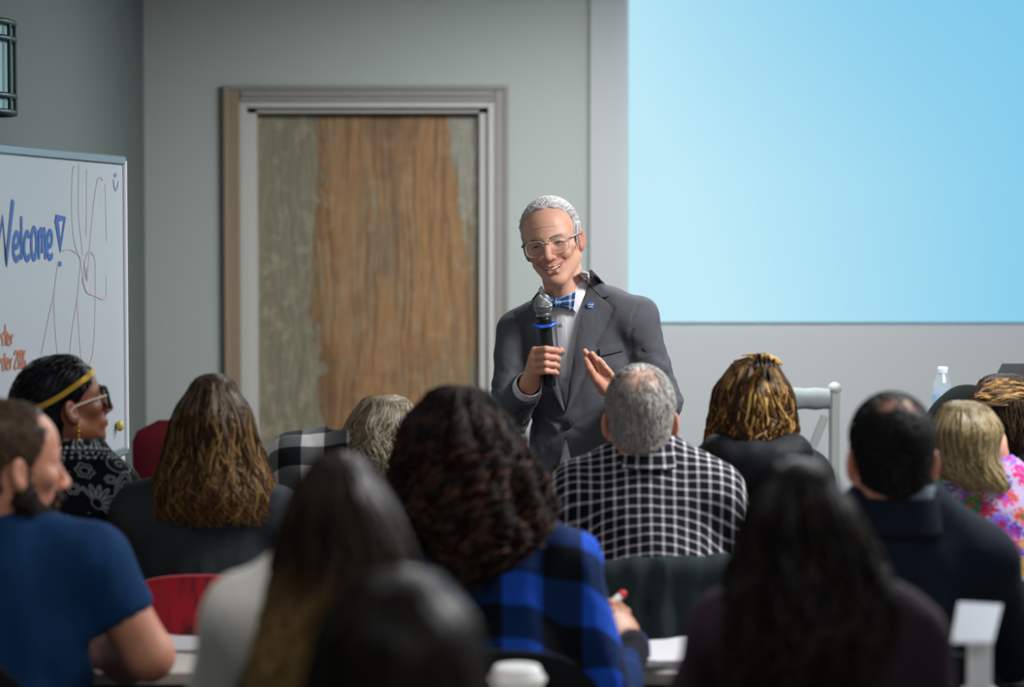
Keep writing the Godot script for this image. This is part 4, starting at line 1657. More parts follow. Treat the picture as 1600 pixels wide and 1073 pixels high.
func stand() -> void:
	var z := 4.0
	var m := mat("stand_plastic", "d6d9de", 0.35)
	var a := at(1498, 940, z)
	var b := at(1566, 944, z)
	var c := at(1552, 1001, z - 0.065)
	var e := at(1487, 1001, z - 0.065)
	var mid := (a + b + c + e) / 4
	var t := thing("tablet_stand", "white table stand holding a tilted pale panel beside the dark suit", "stand", Vector3(mid.x + 0.012, 0.74, mid.z))
	var p := []
	var th := []
	for j in 5:
		for i in 5:
			p.append(e.lerp(c, i / 4.0).lerp(a.lerp(b, i / 4.0), j / 4.0))
			th.append(Vector3(0, 0.006, 0.009))
	var g := Geo.new()
	g.slab(p, 5, th)
	put("panel", g, mat("panel_pale", "dfe7f2", 0.3), t)
	var x := mid.x + 0.012
	var f := Geo.new()
	f.box(Vector3(x, 0.91, -z + 0.0), Vector3(0.020, 0.085, 0.008), 0.004)
	put("neck", f, m, t)
	var k := Geo.new()
	for s in [-1, 1]:
		k.box(Vector3(x + s * 0.024, 0.80, -z + 0.004), Vector3(0.006, 0.055, 0.012), 0.004)
	k.box(Vector3(x, 0.845, -z + 0.004), Vector3(0.030, 0.016, 0.012), 0.004)
	k.box(Vector3(x, 0.752, -z + 0.004), Vector3(0.030, 0.009, 0.0118), 0.003)
	put("bracket", k, m, t)
	var d := Geo.new()
	d.box(Vector3(x, 0.7455, -z + 0.02), Vector3(0.055, 0.0055, 0.06), 0.003)
	put("base", d, m, t)


func lectern() -> void:
	var z := -7.1
	var x0 := at(1440, 700, 7.1).x
	var t := thing("lectern", "dark media lectern at the wall carrying the bottle and the laptop", "lectern", Vector3(x0 + 0.32, 0, z))
	var wood := with_grain(mat("lectern_wood", "3a3634", 0.5), M.plaster, 2.0, 0.2)
	box_part("top_board", Vector3(x0 + 0.32, 0.99, z - 0.05), Vector3(0.34, 0.015, 0.25), wood, t, 0.006)
	box_part("front_panel", Vector3(x0 + 0.32, 0.5, z + 0.14), Vector3(0.31, 0.475, 0.01), wood, t, 0.004)
	for s in [-1, 1]:
		box_part("side_panel", Vector3(x0 + 0.32 + s * 0.30, 0.5, z - 0.06), Vector3(0.01, 0.475, 0.185), wood, t, 0.004)
	box_part("shelf", Vector3(x0 + 0.32, 0.5, z - 0.06), Vector3(0.285, 0.01, 0.18), wood, t)
	# the bottle
	var b := at(1473, 600, 7.05)
	var top := at(1473, 573, 7.05).y
	var y := 1.005
	var o := thing("water_bottle", "clear plastic water bottle with a white cap standing against the wall", "bottle", Vector3(b.x, y, -7.05))
	var h := top - y
	var g := Geo.new()
	g.lathe(Vector3(b.x, y, -7.05), [[0.001, 0.004], [0.024, 0.0], [0.031, 0.006], [0.032, h * 0.18], [0.0305, h * 0.21], [0.032, h * 0.24], [0.032, h * 0.36], [0.0305, h * 0.39], [0.032, h * 0.42], [0.032, h * 0.66], [0.029, h * 0.74], [0.019, h * 0.86], [0.0125, h * 0.91], [0.0125, h * 0.93]], 28)
	var pet := mat("bottle_plastic", "dceaf4", 0.06)
	pet.transparency = BaseMaterial3D.TRANSPARENCY_ALPHA
	pet.albedo_color = Color(0.80, 0.90, 0.97, 0.22)
	put("bottle_body", g, pet, o)
	var w := Geo.new()
	w.lathe(Vector3(b.x, y + 0.003, -7.05), [[0.001, 0.0], [0.029, 0.003], [0.0295, h * 0.55], [0.001, h * 0.55]], 24)
	var wm := mat("water", "d8ecf8", 0.02)
	wm.refraction_enabled = true
	wm.refraction_scale = 0.033
	wm.albedo_color = Color(0.93, 0.97, 1.0, 0.02)
	put("water", w, wm, o)
	var lb := Geo.new()
	lb.lathe(Vector3(b.x, y, -7.05), [[0.0325, h * 0.43], [0.0328, h * 0.44], [0.0328, h * 0.63], [0.0325, h * 0.64]], 28)
	put("label_band", lb, mat("bottle_label", "a9c3e2", 0.5), o)
	var cp := Geo.new()
	cp.lathe(Vector3(b.x, y, -7.05), [[0.014, h * 0.91], [0.0152, h * 0.915], [0.0152, h * 0.985], [0.013, h], [0.001, h]], 24)
	put("cap", cp, mat("cap_white", "dfe3ee", 0.4), o)
	# a soft dark bag slumped beside it
	var c := at(1540, 640, 6.95)
	var f := Field.new(Vector3(c.x - 0.24, 0.99, -7.12), Vector3(c.x + 0.24, 1.22, -6.84), 0.009)
	var crest := at(1510, 606, 6.95).y
	f.ell(Vector3(c.x - 0.02, 1.05, -6.98), Vector3(0.15, crest - 1.05, 0.075), 0.02)
	f.cone(Vector3(c.x - 0.15, 1.035, -6.98), Vector3(c.x - 0.06, crest - 0.055, -6.98), 0.03, 0.05, 0.05)
	f.cone(Vector3(c.x + 0.16, 1.045, -6.98), Vector3(c.x + 0.05, crest - 0.06, -6.98), 0.035, 0.05, 0.05)
	var flat := func(p: Vector3, v: float) -> float: return maxf(v, 1.006 - p.y)
	f.near(flat, 50.0)
	var bag := thing("bag", "black soft rounded bag slumped on the lectern beside the bottle", "bag", Vector3(c.x, 1.006, -6.98))
	put_field("bag_body", f, cloth("bag_cloth", "0f1414", 0.2), bag)
	var hg := Geo.new()
	hg.tube([Vector3(c.x + 0.02, crest - 0.02, -7.0), Vector3(c.x + 0.03, crest + 0.012, -7.02), Vector3(c.x + 0.09, crest + 0.01, -7.02), Vector3(c.x + 0.11, crest - 0.04, -7.0)], 0.006, 8)
	put("handle", hg, M.bag_cloth, bag)
	# the laptop
	var l := at(1562, 569, 7.2)
	var tl := thing("laptop", "black laptop with its lid raised on the lectern at the edge of the view", "laptop", Vector3(l.x + 0.17, 1.005, -7.2))
	var pl := mat("laptop_black", "0d1014", 0.35)
	box_part("base", Vector3(l.x + 0.17, 1.013, -7.10), Vector3(0.165, 0.008, 0.10), pl, tl, 0.004)
	var lp := []
	var lt := []
	for j in 9:
		var v := j / 8.0
		var yy := lerpf(1.02, l.y, v)
		var ins := 0.014 - sqrt(maxf(0.0, 0.014 * 0.014 - pow(maxf(0.0, yy - (l.y - 0.014)), 2.0)))
		for i in 9:
			var u := i / 8.0 * 2.0 - 1.0
			lp.append(Vector3(l.x + 0.17 + u * (0.168 - ins), yy, -7.2 - 0.04 * v))
			lt.append(Vector3(0, 0, 0.008))
	var lg := Geo.new()
	lg.slab(lp, 9, lt)
	put("lid", lg, pl, tl)


func director_chair() -> void:
	var z := -7.5
	var r := at(1304, 605, 7.5)
	var l := at(1196, 605, 7.5)
	var top := r.y
	var cx := (r.x + l.x) / 2
	var half := (r.x - l.x) / 2
	var pale := mat("chair_paint", "a4a8a5", 0.5)
	var canvas := cloth("pale_canvas", "8f9796", 0.2)
	var t := thing("folding_chair", "tall pale grey folding chair with a padded top roll and a diagonal brace", "chair", Vector3(cx, 0, z))
	for s in [-1.0, 1.0]:
		var g := Geo.new()
		g.box(Vector3(cx + s * half, top / 2, z), Vector3(0.016, top / 2, 0.02), 0.007)
		put("post", g, pale, t)
		var e := Geo.new()
		e.sphere(Vector3(cx + s * half, top - 0.005, z), Vector3(0.022, 0.022, 0.026), 14)
		put("finial", e, pale, t)
		var b := Geo.new()
		b.box(Vector3(cx + s * half, 0.38, z - 0.38), Vector3(0.016, 0.38, 0.016), 0.006)
		put("leg", b, pale, t)
		box_part("arm_rail", Vector3(cx + s * half, 0.72, z - 0.19), Vector3(0.014, 0.012, 0.19), pale, t)
	var roll := Geo.new()
	var p := []
	for j in 13:
		var u := j / 12.0 * 2.0 - 1.0
		for i in 16:
			var a := TAU * i / 16.0
			var rr := 0.034 + 0.002 * sin(u * 9.0)
			p.append(Vector3(cx - u * (half - 0.016), top - 0.036 + sin(a) * rr, z + 0.002 + cos(a) * rr * 0.8))
	roll.patch(p, 16, true)
	put("padded_roll", roll, canvas, t)
	for s in [-1.0, 1.0]:
		var d := Geo.new()
		var a := Vector3(cx + s * (half - 0.03), top - 0.09, z + s * 0.006)
		var b := Vector3(cx - s * (half - 0.02), 0.62, z + s * 0.006)
		var ax := (b - a).normalized()
		d.box((a + b) / 2, Vector3((b - a).length() / 2, 0.013, 0.005), 0.002, Basis(ax, Vector3(0, 0, 1).cross(ax), Vector3(0, 0, 1)))
		put("brace", d, pale, t)
	box_part("seat", Vector3(cx, 0.62, z - 0.19), Vector3(half - 0.02, 0.015, 0.18), canvas, t, 0.008)
	var f := Geo.new()
	f.rod(Vector3(cx - half, 0.25, z), Vector3(cx + half, 0.25, z), 0.012, 0.012, 10)
	put("foot_rail", f, pale, t)


# ---------------------------------------------------------------- cloth patterns
func plaid_texture(n: int, f) -> ImageTexture:
	var im := Image.create(n, n, false, Image.FORMAT_RGB8)
	for y in n:
		for x in n:
			im.set_pixel(x, y, f.call(float(x) / n, float(y) / n))
	return ImageTexture.create_from_image(im)


func laid_cloth(called: String, tex: Texture2D, scale: float, sheen := 0.3) -> StandardMaterial3D:
	var m := mat(called, "ffffff", 0.85)
	m.albedo_texture = tex
	m.uv1_scale = Vector3(scale, scale, 1)
	m.rim_enabled = true
	m.rim = sheen * 0.3
	m.metallic_specular = 0.25
	return m


func embroidery() -> ImageTexture:
	var n := 512
	var im := Image.create(n, n, false, Image.FORMAT_RGB8)
	im.fill(Color("0e1116"))
	var thread := Color("8b9094")
	var dot := func(x: float, y: float, r: float) -> void:
		for yy in range(int(y - r), int(y + r) + 1):
			for xx in range(int(x - r), int(x + r) + 1):
				if Vector2(xx - x, yy - y).length() <= r:
					im.set_pixel(posmod(xx, n), posmod(yy, n), thread)
	var curve := func(pts: Array, r: float) -> void:
		for k in pts.size() - 1:
			var a: Vector2 = pts[k]
			var b: Vector2 = pts[k + 1]
			var c := int((b - a).length() / 1.5) + 1
			for s in c:
				var q := a.lerp(b, float(s) / c)
				dot.call(q.x, q.y, r)
	# fans of petals, spirals, leaf tongues and rings
	for fan in [[370, 190, 105, -2.9, 0.4, 9], [110, 420, 80, -2.6, 0.6, 7]]:
		for k in int(fan[5]):
			var a: float = lerpf(fan[3], fan[4], (k + 0.5) / fan[5])
			var half: float = (fan[4] - fan[3]) / fan[5] * 0.42
			var l := []
			for s in 13:
				var u := s / 12.0
				var rr: float = fan[2] * (0.32 + 0.68 * sin(PI * u))
				var aa := a + half * (u * 2.0 - 1.0)
				l.append(Vector2(fan[0], fan[1]) + Vector2(cos(aa), sin(aa)) * rr)
			curve.call(l, 3.2)
		for k in 14:
			var a := TAU * k / 14.0
			dot.call(fan[0] + cos(a) * fan[2] * 0.26, fan[1] + sin(a) * fan[2] * 0.26, 3.5)
	for sp in [[190, 190, 62, 1.0], [300, 400, 56, -1.0], [455, 360, 46, 1.0]]:
		var l := []
		for s in 60:
			var u := s / 59.0
			var a: float = sp[3] * u * 11.0
			l.append(Vector2(sp[0] + cos(a) * sp[2] * u, sp[1] + sin(a) * sp[2] * u * 1.25))
		curve.call(l, 3.4)
	for lf in [[60, 110, 46, 100], [250, 80, 30, 80], [215, 330, 34, 110], [400, 470, 30, 70]]:
		for w in [1.0, 0.72, 0.4]:
			var l := []
			for s in 25:
				var u: float = TAU * s / 24.0
				l.append(Vector2(lf[0] + sin(u) * lf[2] * w * (1.0 - 0.45 * cos(u)), lf[1] - cos(u) * lf[3] * w))
			curve.call(l, 2.8)
	for rg in [[60, 280, 34], [160, 300, 22], [330, 300, 26], [460, 240, 28], [480, 90, 36], [20, 380, 26], [230, 470, 24], [320, 30, 24]]:
		for w in [1.0, 0.55]:
			var l := []
			for s in 21:
				var u := TAU * s / 20.0
				var rr: float = rg[2] * w * (1.0 + 0.14 * cos(u * 6.0))
				l.append(Vector2(rg[0] + cos(u) * rr, rg[1] + sin(u) * rr))
			curve.call(l, 2.6)
	for k in 46:
		var x := float((k * 197) % n)
		var y := float((k * 331 + 90) % n)
		dot.call(x, y, 3.2)
	return ImageTexture.create_from_image(im)


func floral() -> ImageTexture:
	var n := 384
	var im := Image.create(n, n, false, Image.FORMAT_RGB8)
	im.fill(Color("a899b6"))
	var r := RandomNumberGenerator.new()
	r.seed = 11
	var noise := FastNoiseLite.new()
	noise.seed = 4
	noise.frequency = 0.03
	noise.fractal_octaves = 3
	var pal := [Color("b8185f"), Color("2746a8"), Color("c23c24"), Color("52279a"), Color("c4951f"), Color("3573bd"), Color("c2358a"), Color("2f7038"), Color("a51a2a"), Color("6f52cc")]
	for k in 64:
		var cx := r.randf() * n
		var cy := r.randf() * n
		var rad := r.randf_range(18.0, 54.0)
		var c: Color = pal[k % pal.size()]
		var c2: Color = pal[(k * 3 + 1) % pal.size()]
		var petals := r.randi_range(5, 11)
		var ph := r.randf() * TAU
		for yy in range(int(cy - rad), int(cy + rad) + 1):
			for xx in range(int(cx - rad), int(cx + rad) + 1):
				var q := Vector2(xx - cx, yy - cy)
				var l := q.length()
				var w := noise.get_noise_2d(xx * 2.4, yy * 2.4)
				var edge := rad * (0.50 + 0.30 * absf(cos((q.angle() + ph + w * 0.5) * petals * 0.5)) + 0.45 * w)
				if l < edge:
					var t := l / edge
					var old := im.get_pixel(posmod(xx, n), posmod(yy, n))
					var col := c.lerp(c2, smoothstep(0.5, 0.1, t + 0.3 * w))
					im.set_pixel(posmod(xx, n), posmod(yy, n), old.lerp(col, clampf(1.15 - 0.55 * t + 0.5 * w, 0.25, 1.0)))
	return ImageTexture.create_from_image(im)


# ---------------------------------------------------------------- the audience
# px numbers: head centre and crown, shoulder centre, shoulder height, half the shoulder width; z is the distance into the room
func viewer(label: String, hx: float, top: float, sx: float, sh: float, half: float, z: float, d: Dictionary) -> Dictionary:
	var s := FPX / z
	var c := at(hx, top, z)
	var b := at(sx, sh, z)
	var t := thing("person", label, "person", Vector3(b.x, 0, -z))
	d.x = b.x
	d.z = -z
	d.sh = b.y
	d.w = half / s - 0.066
	var size: float = d.get("head_size", 0.89 if d.get("woman", false) else 1.0)
	var yaw: float = d.get("yaw", 0.0)
	var fr := head_frame(Vector3(c.x, c.y - d.get("hair_up", 0.020 if d.get("woman", false) else 0.010) - 0.125 * size, -z + d.get("head_z", 0.0)), yaw, d.get("pitch", 0.0), d.get("roll", 0.0))
	fr.basis = fr.basis * Basis.from_scale(Vector3.ONE * size)
	d.head = fr
	var r := sitter(t, d)
	r.node = t
	r.head = fr
	return r


func audience() -> void:
	var fair := skin("skin_fair", "d09a80")
	var rosy := skin("skin_rosy", "c98a70")
	var brown := skin("skin_brown", "7d4a31")
	var tan_ := skin("skin_tan", "b57f5f")
	front_rows(fair, rosy, brown, tan_)
	row_of_four(fair, rosy, tan_)
	near_rows(fair, tan_)


func front_rows(fair: Material, rosy: Material, brown: Material, tan_: Material) -> void:
	# ---- charcoal sweater, long highlighted hair
	var v := viewer("person seen from behind in a charcoal sweater with long brown hair streaked gold", 333, 583, 318, 790, 152, 5.4, {
		"woman": true, "yaw": -0.35, "skin": fair, "cloth": cloth("charcoal_knit", "2c3236", 0.35), "garment": "sweater", "wrinkle": 0.008, "fat": 1.06})
	var m := mane(-5.4, [[583, 333, 333, 0, 0], [605, 298, 367, 0.075, 0.07], [640, 273, 392, 0.108, 0.065], [680, 263, 402, 0.115, 0.03], [720, 252, 414, 0.12, 0.015], [760, 240, 430, 0.13, 0.01], [808, 236, 444, 0.135, 0.005]])
	long_hair(v.node, m, {"count": 2200, "colors": ["1f140d", "2a1a10", "3a2516", "5a3d22", "8a6a3c", "a5844e", "3a2618", "6a4a2a"], "roots": "22160e", "wave": 0.20, "lumps": 0.08, "width": 0.0031, "tips": 0.08, "front": 2.4, "golden": [0.4, 0.9, "6e4c2a", 0.40]})
	chair(at(318, 800, 5.2).x, -5.19, "bright red chair behind the charcoal sweater", red_streaked())
	# ---- embroidered jacket, headband and glasses, in profile
	headband_viewer(brown)
	# ---- ash blonde in black and white plaid
	var bw := func(u: float, w: float) -> Color:
		var a := 1.0 if u < 0.5 else 0.0
		var b := 1.0 if w < 0.5 else 0.0
		return Color("15171a").lerp(Color("c9c8c6"), (a + b) / 2.0) if a + b != 1.0 else Color("5e6062")
	v = viewer("person with wavy ash blonde hair leaning in a black and white plaid shirt", 602, 618, 545, 728, 128, 5.75, {
		"woman": true, "yaw": -0.3, "roll": 0.15, "skin": fair, "tilt": 0.035, "laid": true, "cell": 0.009, "cloth": laid_cloth("white_black_plaid", plaid_texture(64, bw), 9.0), "wrinkle": 0.006})
	m = mane(-5.75, [[616, 600, 600, 0, 0], [630, 562, 642, 0.075, 0.06], [655, 545, 655, 0.10, 0.05], [690, 537, 660, 0.11, 0.03], [720, 548, 662, 0.115, 0.015], [748, 565, 660, 0.11, 0.01]])
	long_hair(v.node, m, {"count": 1600, "colors": ["b5aa92", "94876e", "cbc1ab", "6d614b", "ddd5c3", "9c9079", "554b3a"], "roots": "6b604c", "wave": 0.34, "lumps": 0.12, "width": 0.0030, "tips": 0.06, "front": 2.4, "part": 0.5})
	chair(at(545, 800, 5.55).x, -5.52, "black chair under the ash blonde viewer", M.black_fabric)
	# ---- checked shirt, grey hair with a thin crown
	checked_viewer(rosy)
	# ---- half-up streaked hair, black hooded jacket
	v = viewer("person with half tied brown and golden hair in a black hooded jacket", 1178, 560, 1178, 735, 128, 5.6, {
		"woman": true, "yaw": 0.25, "skin": fair, "cloth": cloth("black_shell", "15181c", 0.2, 0.6), "garment": "jacket", "hood": true, "wrinkle": 0.008})
	m = mane(-5.6, [[556, 1180, 1180, 0, 0], [574, 1140, 1216, 0.075, 0.07], [605, 1117, 1236, 0.11, 0.065], [645, 1110, 1243, 0.125, 0.03], [680, 1104, 1244, 0.13, 0.015], [705, 1100, 1246, 0.13, 0.01], [728, 1094, 1262, 0.13, 0.01]])
	long_hair(v.node, m, {"count": 2000, "colors": ["241709", "33210f", "5c3d1c", "8f6a35", "b08a4e", "3f2812", "1d120a"], "roots": "2a1b0e", "wave": 0.24, "lumps": 0.10, "width": 0.0032, "tips": 0.10, "front": 2.4})
	var knot := at(1188, 574, 5.47)
	var g := Geo.new()
	for k in 44:
		var a := rng.randf_range(-2.2, 2.2)
		var e := rng.randf_range(0.03, 0.055)
		var st := knot + Vector3(sin(a) * e * 1.1, absf(cos(a)) * e * 0.55 + 0.004, -0.05 + rng.randf() * 0.03)
		var md := st.lerp(knot, 0.5) + Vector3(0, 0.018, 0.03)
		var c: Color = [lin("a57f46"), lin("6f4f27"), lin("3f2a14"), lin("b89657"), lin("543a1c")][k % 5]
		var ta := rng.randf_range(-0.5, 0.5)
		var ln := rng.randf_range(0.5, 1.2)
		g.strand(PackedVector3Array([st, md, knot + Vector3(0, 0.004, 0.004), m.point(knot.y - 0.022, ta * 0.35, 1.06), m.point(knot.y - 0.06 * ln, ta * 0.7, 1.05), m.point(knot.y - 0.10 * ln, ta * 0.9, 1.03), m.point(knot.y - 0.13 * ln, ta + 0.06 * sin(k * 1.7), 1.01)]), PackedFloat32Array([0.003, 0.004, 0.003, 0.0034, 0.0034, 0.003, 0.001]), Vector3(0, 0.4, 1), 0.5, 4, c, c)
	put("hair_knot", g, M.hair, v.node)
	var cl := Geo.new()
	for k in 5:
		cl.strand(PackedVector3Array([knot + Vector3(-0.014 + k * 0.010, 0.012, 0.008), knot + Vector3(-0.010 + k * 0.010, 0.020, 0.020), knot + Vector3(-0.008 + k * 0.010, 0.004, 0.032)]), PackedFloat32Array([0.0045, 0.004, 0.002]), Vector3(1, 0, 0), 0.7, 6)
	put("hair_clip", cl, mat("clip_brown", "2a1d14", 0.3), v.node, "dark brown hair clip")
	var gl := Geo.new()
	var tp: Vector3 = at(1111, 616, 5.66)
	gl.tube([tp + Vector3(0.03, 0.004, 0.06), tp + Vector3(0.008, 0.0, 0.0), tp + Vector3(0.004, -0.012, -0.02), tp + Vector3(0.018, -0.02, -0.03)], 0.0022, 6)
	put("eyeglasses", gl, M.steel, v.node)
	chair(at(1178, 800, 5.4).x, -5.37, "black chair under the black hooded jacket", M.black_fabric)
	# ---- blonde bob, flowered blouse
	v = viewer("person with a straight blonde bob in a brightly flowered blouse", 1521, 634, 1545, 778, 122, 5.35, {
		"woman": true, "yaw": -0.95, "skin": fair, "laid": true, "cloth": laid_cloth("flowered_cloth", floral(), 2.5, 0.2), "garment": "blouse", "wrinkle": 0.006})
	m = mane(-5.35, [[625, 1503, 1503, 0, 0], [640, 1470, 1548, 0.08, 0.085], [665, 1458, 1564, 0.11, 0.10], [690, 1456, 1561, 0.11, 0.06], [712, 1459, 1559, 0.11, 0.03], [740, 1467, 1577, 0.10, 0.01], [758, 1480, 1588, 0.095, 0.01]])
	long_hair(v.node, m, {"count": 1800, "colors": ["7f7050", "98875f", "695a3b", "ad9d78", "4f432e", "8c7c59"], "roots": "63563f", "wave": 0.14, "width": 0.0030, "tips": 0.03, "front": 2.2})
	chair(at(1545, 800, 5.15).x, -5.12, "black chair under the flowered blouse", M.black_fabric)
	# ---- dark updo at the edge
	v = viewer("person with a loose brown updo and a black top behind the flowered blouse", 1570, 592, 1592, 738, 112, 5.85, {
		"woman": true, "yaw": -0.6, "skin": fair, "cloth": cloth("black_knit", "131518", 0.25), "garment": "top", "wrinkle": 0.005})
	m = mane(-5.85, [[583, 1572, 1572, 0, 0], [596, 1532, 1612, 0.08, 0.06], [622, 1514, 1624, 0.11, 0.055], [655, 1516, 1626, 0.105, 0.04], [688, 1532, 1618, 0.09, 0.03], [706, 1552, 1604, 0.075, 0.02]])
	long_hair(v.node, m, {"count": 1400, "colors": ["2a2019", "3c2c1f", "1e1712", "53402c"], "roots": "2a2019", "wave": 0.15, "width": 0.0030, "tips": 0.02, "front": 2.6, "lift": 0.0})
	var rolls := Geo.new()
	for k in 320:
		var hgt := rng.randf_range(4.0, 36.0)
		var wid := rng.randf_range(30.0, 50.0)
		var th0 := rng.randf_range(0.1, 1.6)
		var th1 := th0 + rng.randf_range(0.8, 1.5)
		var mid := rng.randf_range(-6.0, 14.0)
		var pts := PackedVector3Array()
		var rr := PackedFloat32Array()
		for q in 8:
			var a := lerpf(th0, minf(th1, 3.0), q / 7.0)
			pts.append(at(1566 + mid * 0.6 + wid * cos(a), 632 - hgt * sin(a) - 6.0 * sin(a * 3.0 + mid), 5.765 - 0.03 * sin(a) + 0.0008 * hgt))
			rr.append(0.0026 * (1.0 - absf(q - 3.5) / 5.5))
		var c: Color = [lin("7a5c32"), lin("a37f47"), lin("4d3a26"), lin("33271c"), lin("60482c")][k % 5]
		rolls.strand(pts, rr, Vector3(0, 0.3, 1), 0.6, 4, c, c)
	put("hair_rolls", rolls, M.hair, v.node)
	chair(at(1592, 800, 5.65).x, -5.62, "black chair under the viewer with the brown updo", M.black_fabric)


func red_streaked() -> StandardMaterial3D:
	var n := 128
	var im := Image.create(n, n, false, Image.FORMAT_RGB8)
	var noise := FastNoiseLite.new()
	noise.seed = 8
	noise.frequency = 0.05
	for y in n:
		for x in n:
			var k := noise.get_noise_2d(x * 2.2, y * 0.55)
			var spot := exp(-pow((x / 128.0 - 0.52) / 0.16, 2.0)) * smoothstep(0.98, 0.75, y / 128.0)
			im.set_pixel(x, y, Color("b01024").lerp(Color("2e060c"), clampf(k * 3.0 + 0.35, 0.0, 1.0) * spot))  # darker streaks gathered around the middle
	var m := mat("red_streaked_cloth", "ffffff", 0.85)
	m.albedo_texture = ImageTexture.create_from_image(im)
	m.rim_enabled = true
	m.rim = 0.3
	return m


func headband_viewer(brown: Material) -> void:
	var m := laid_cloth("embroidered_cloth", embroidery(), 3.4, 0.15)
	var v := viewer("person in profile with gold headband, dark glasses and silver embroidered black jacket", 101, 546, 118, 752, 104, 5.45, {
		"woman": true, "yaw": -1.08, "pitch": -0.22, "skin": brown, "laid": true, "cloth": m, "garment": "jacket", "head_size": 0.91, "collar": 0.03,
		"elbows": [at(45, 900, 5.45), at(212, 900, 5.5)], "wrists": [at(90, 930, 5.75), at(190, 930, 5.8)]})
	var hf: Transform3D = v.head
	# smooth black hair drawn back over the head, to the nape
	var f := Field.new(Vector3(-0.1, -0.1, -0.16), Vector3(0.1, 0.15, 0.1), 0.005)
	f.ell(Vector3(0, 0.044, -0.020), Vector3(0.079, 0.092, 0.104), 0.02)
	f.ell(Vector3(0, 0.050, 0.024), Vector3(0.066, 0.066, 0.064), 0.03)
	f.ell(Vector3(0, 0.012, -0.078), Vector3(0.066, 0.072, 0.062), 0.03)
	f.cone(Vector3(0, -0.02, -0.050), Vector3(0, -0.06, -0.058), 0.058, 0.056, 0.03)
	var trim := func(p: Vector3, d: float) -> float:
		var edge := 0.076 if p.y > 0.07 else (0.012 + 0.064 * smoothstep(0.005, 0.07, p.y))
		var c := maxf(d, p.z - edge)
		c = maxf(c, -0.075 - p.y)
		if absf(p.x) > 0.045:
			c = maxf(c, 0.028 - Vector2(p.z + 0.006, (p.y + 0.010) * 0.8).length())
		return c
	f.near(trim, 60.0)
	f.mesh()
	var g := Geo.new()
	g.add(f.V, f.N, f.I, hf, lin("0c0c0e"))
	for i in 900:
		var k := rng.randi() % f.V.size()
		var n := f.N[k]
		var flow := Vector3(0, -0.75, -1.0)
		flow = (flow - n * flow.dot(n)).normalized()
		var p := f.V[k]
		if p.z + flow.z * 0.04 < -0.16 or p.y + flow.y * 0.04 < -0.085:
			continue
		if n.z > 0.8 or Vector2(p.z + 0.006, p.y + 0.01).length() < 0.05:
			continue
		var c: Color = lin(["101013", "1a1a1e", "08080a"][i % 3])
		g.strand(PackedVector3Array([hf * (p - n * 0.002), hf * (p + flow * 0.02 + n * 0.0015), hf * (p + flow * 0.036 - n * 0.002)]), PackedFloat32Array([0.0018, 0.0024, 0.0008]), hf.basis * n, 0.5, 4, c, c)
	put("hair", g, hairy("black_hair", 0.33), v.node)
	# the headband: three gold cords from the forehead to behind the ear
	var band := Geo.new()
	for k in 3:
		var pts := []
		for q in 41:
			var a := TAU * q / 40.0
			var o := Vector3(sin(a), 0, cos(a))
			var h := 0.050 + 0.030 * cos(a) + (k - 1) * 0.0045
			# the outer surface of hair and forehead
			var from := hf * Vector3(0, h, -0.01)
			var dir := (hf.basis * Vector3(o.x, 0.0, o.z)).normalized()
			var r := 0.05
			for s in 60:
				var q0 := hf.affine_inverse() * (from + dir * r)
				if f.value(q0) > 0.0 and head_mesh(true).value(q0) > 0.0:
					break
				r += 0.0015
			pts.append(from + dir * (r + 0.0035))
		band.tube(pts, 0.0025, 6)
	put("headband", band, mat("gold_cord", "a8862a", 0.4, 0.5), v.node, "gold cord headband")
	# square dark glasses with a pale temple
	var fr := Geo.new()
	var black := mat("frame_black", "0b0b0d", 0.2)
	for s in [-1.0, 1.0]:
		var c := Vector3(s * 0.034, 0.004, 0.104)
		var l := []
		for q in 25:
			var a := TAU * q / 24.0
			var sx := signf(cos(a)) * pow(absf(cos(a)), 0.45) * 0.029
			var sy := signf(sin(a)) * pow(absf(sin(a)), 0.45) * 0.027
			l.append(hf * (c + Vector3(sx, sy, -absf(c.x + sx) * 0.12)))
		fr.tube(l, 0.0042, 6)
	fr.tube([hf * Vector3(-0.007, 0.010, 0.105), hf * Vector3(0.007, 0.010, 0.105)], 0.003, 6)
	put("eyeglasses", fr, black, v.node, "large square dark framed glasses")
	mat("temple_pale", "c7b9a6", 0.3)
	for s in [-1.0, 1.0]:
		var arm := Geo.new()
		arm.tube([hf * Vector3(s * 0.063, 0.012, 0.096), hf * Vector3(s * 0.074, 0.012, 0.05), hf * Vector3(s * 0.081, 0.008, 0.0), hf * Vector3(s * 0.083, -0.006, -0.02)], 0.0028, 6)
		put("glasses_temple", arm, M.temple_pale, v.node, "pale glasses temple")
	var lm := mat("lens_glass", "cccccc", 0.05)
	lm.transparency = BaseMaterial3D.TRANSPARENCY_ALPHA
	lm.albedo_color = Color(0.75, 0.72, 0.68, 0.12)
	for s in [-1.0, 1.0]:
		var lens := Geo.new()
		lens.sphere(hf * Vector3(s * 0.034, 0.004, 0.0995), Vector3(0.027, 0.025, 0.001), 12, hf.basis)
		put("lens", lens, lm, v.node)
	var er := Geo.new()
	var lobe := hf * Vector3(-0.080, -0.036, 0.0)
	for k in 4:
		er.sphere(lobe + Vector3(0.002, -0.006 - k * 0.0105, 0.008), Vector3.ONE * (0.0035 + 0.0012 * (k % 2)), 8)
	er.rod(lobe + Vector3(0, 0.004, 0.004), lobe + Vector3(0.002, -0.04, 0.008), 0.001, 0.001, 6)
	put("earring", er, mat("earring_gold", "c59a4a", 0.25, 0.9), v.node, "gold drop earring")
	# a beaded edge along the collar
	var bead := Geo.new()
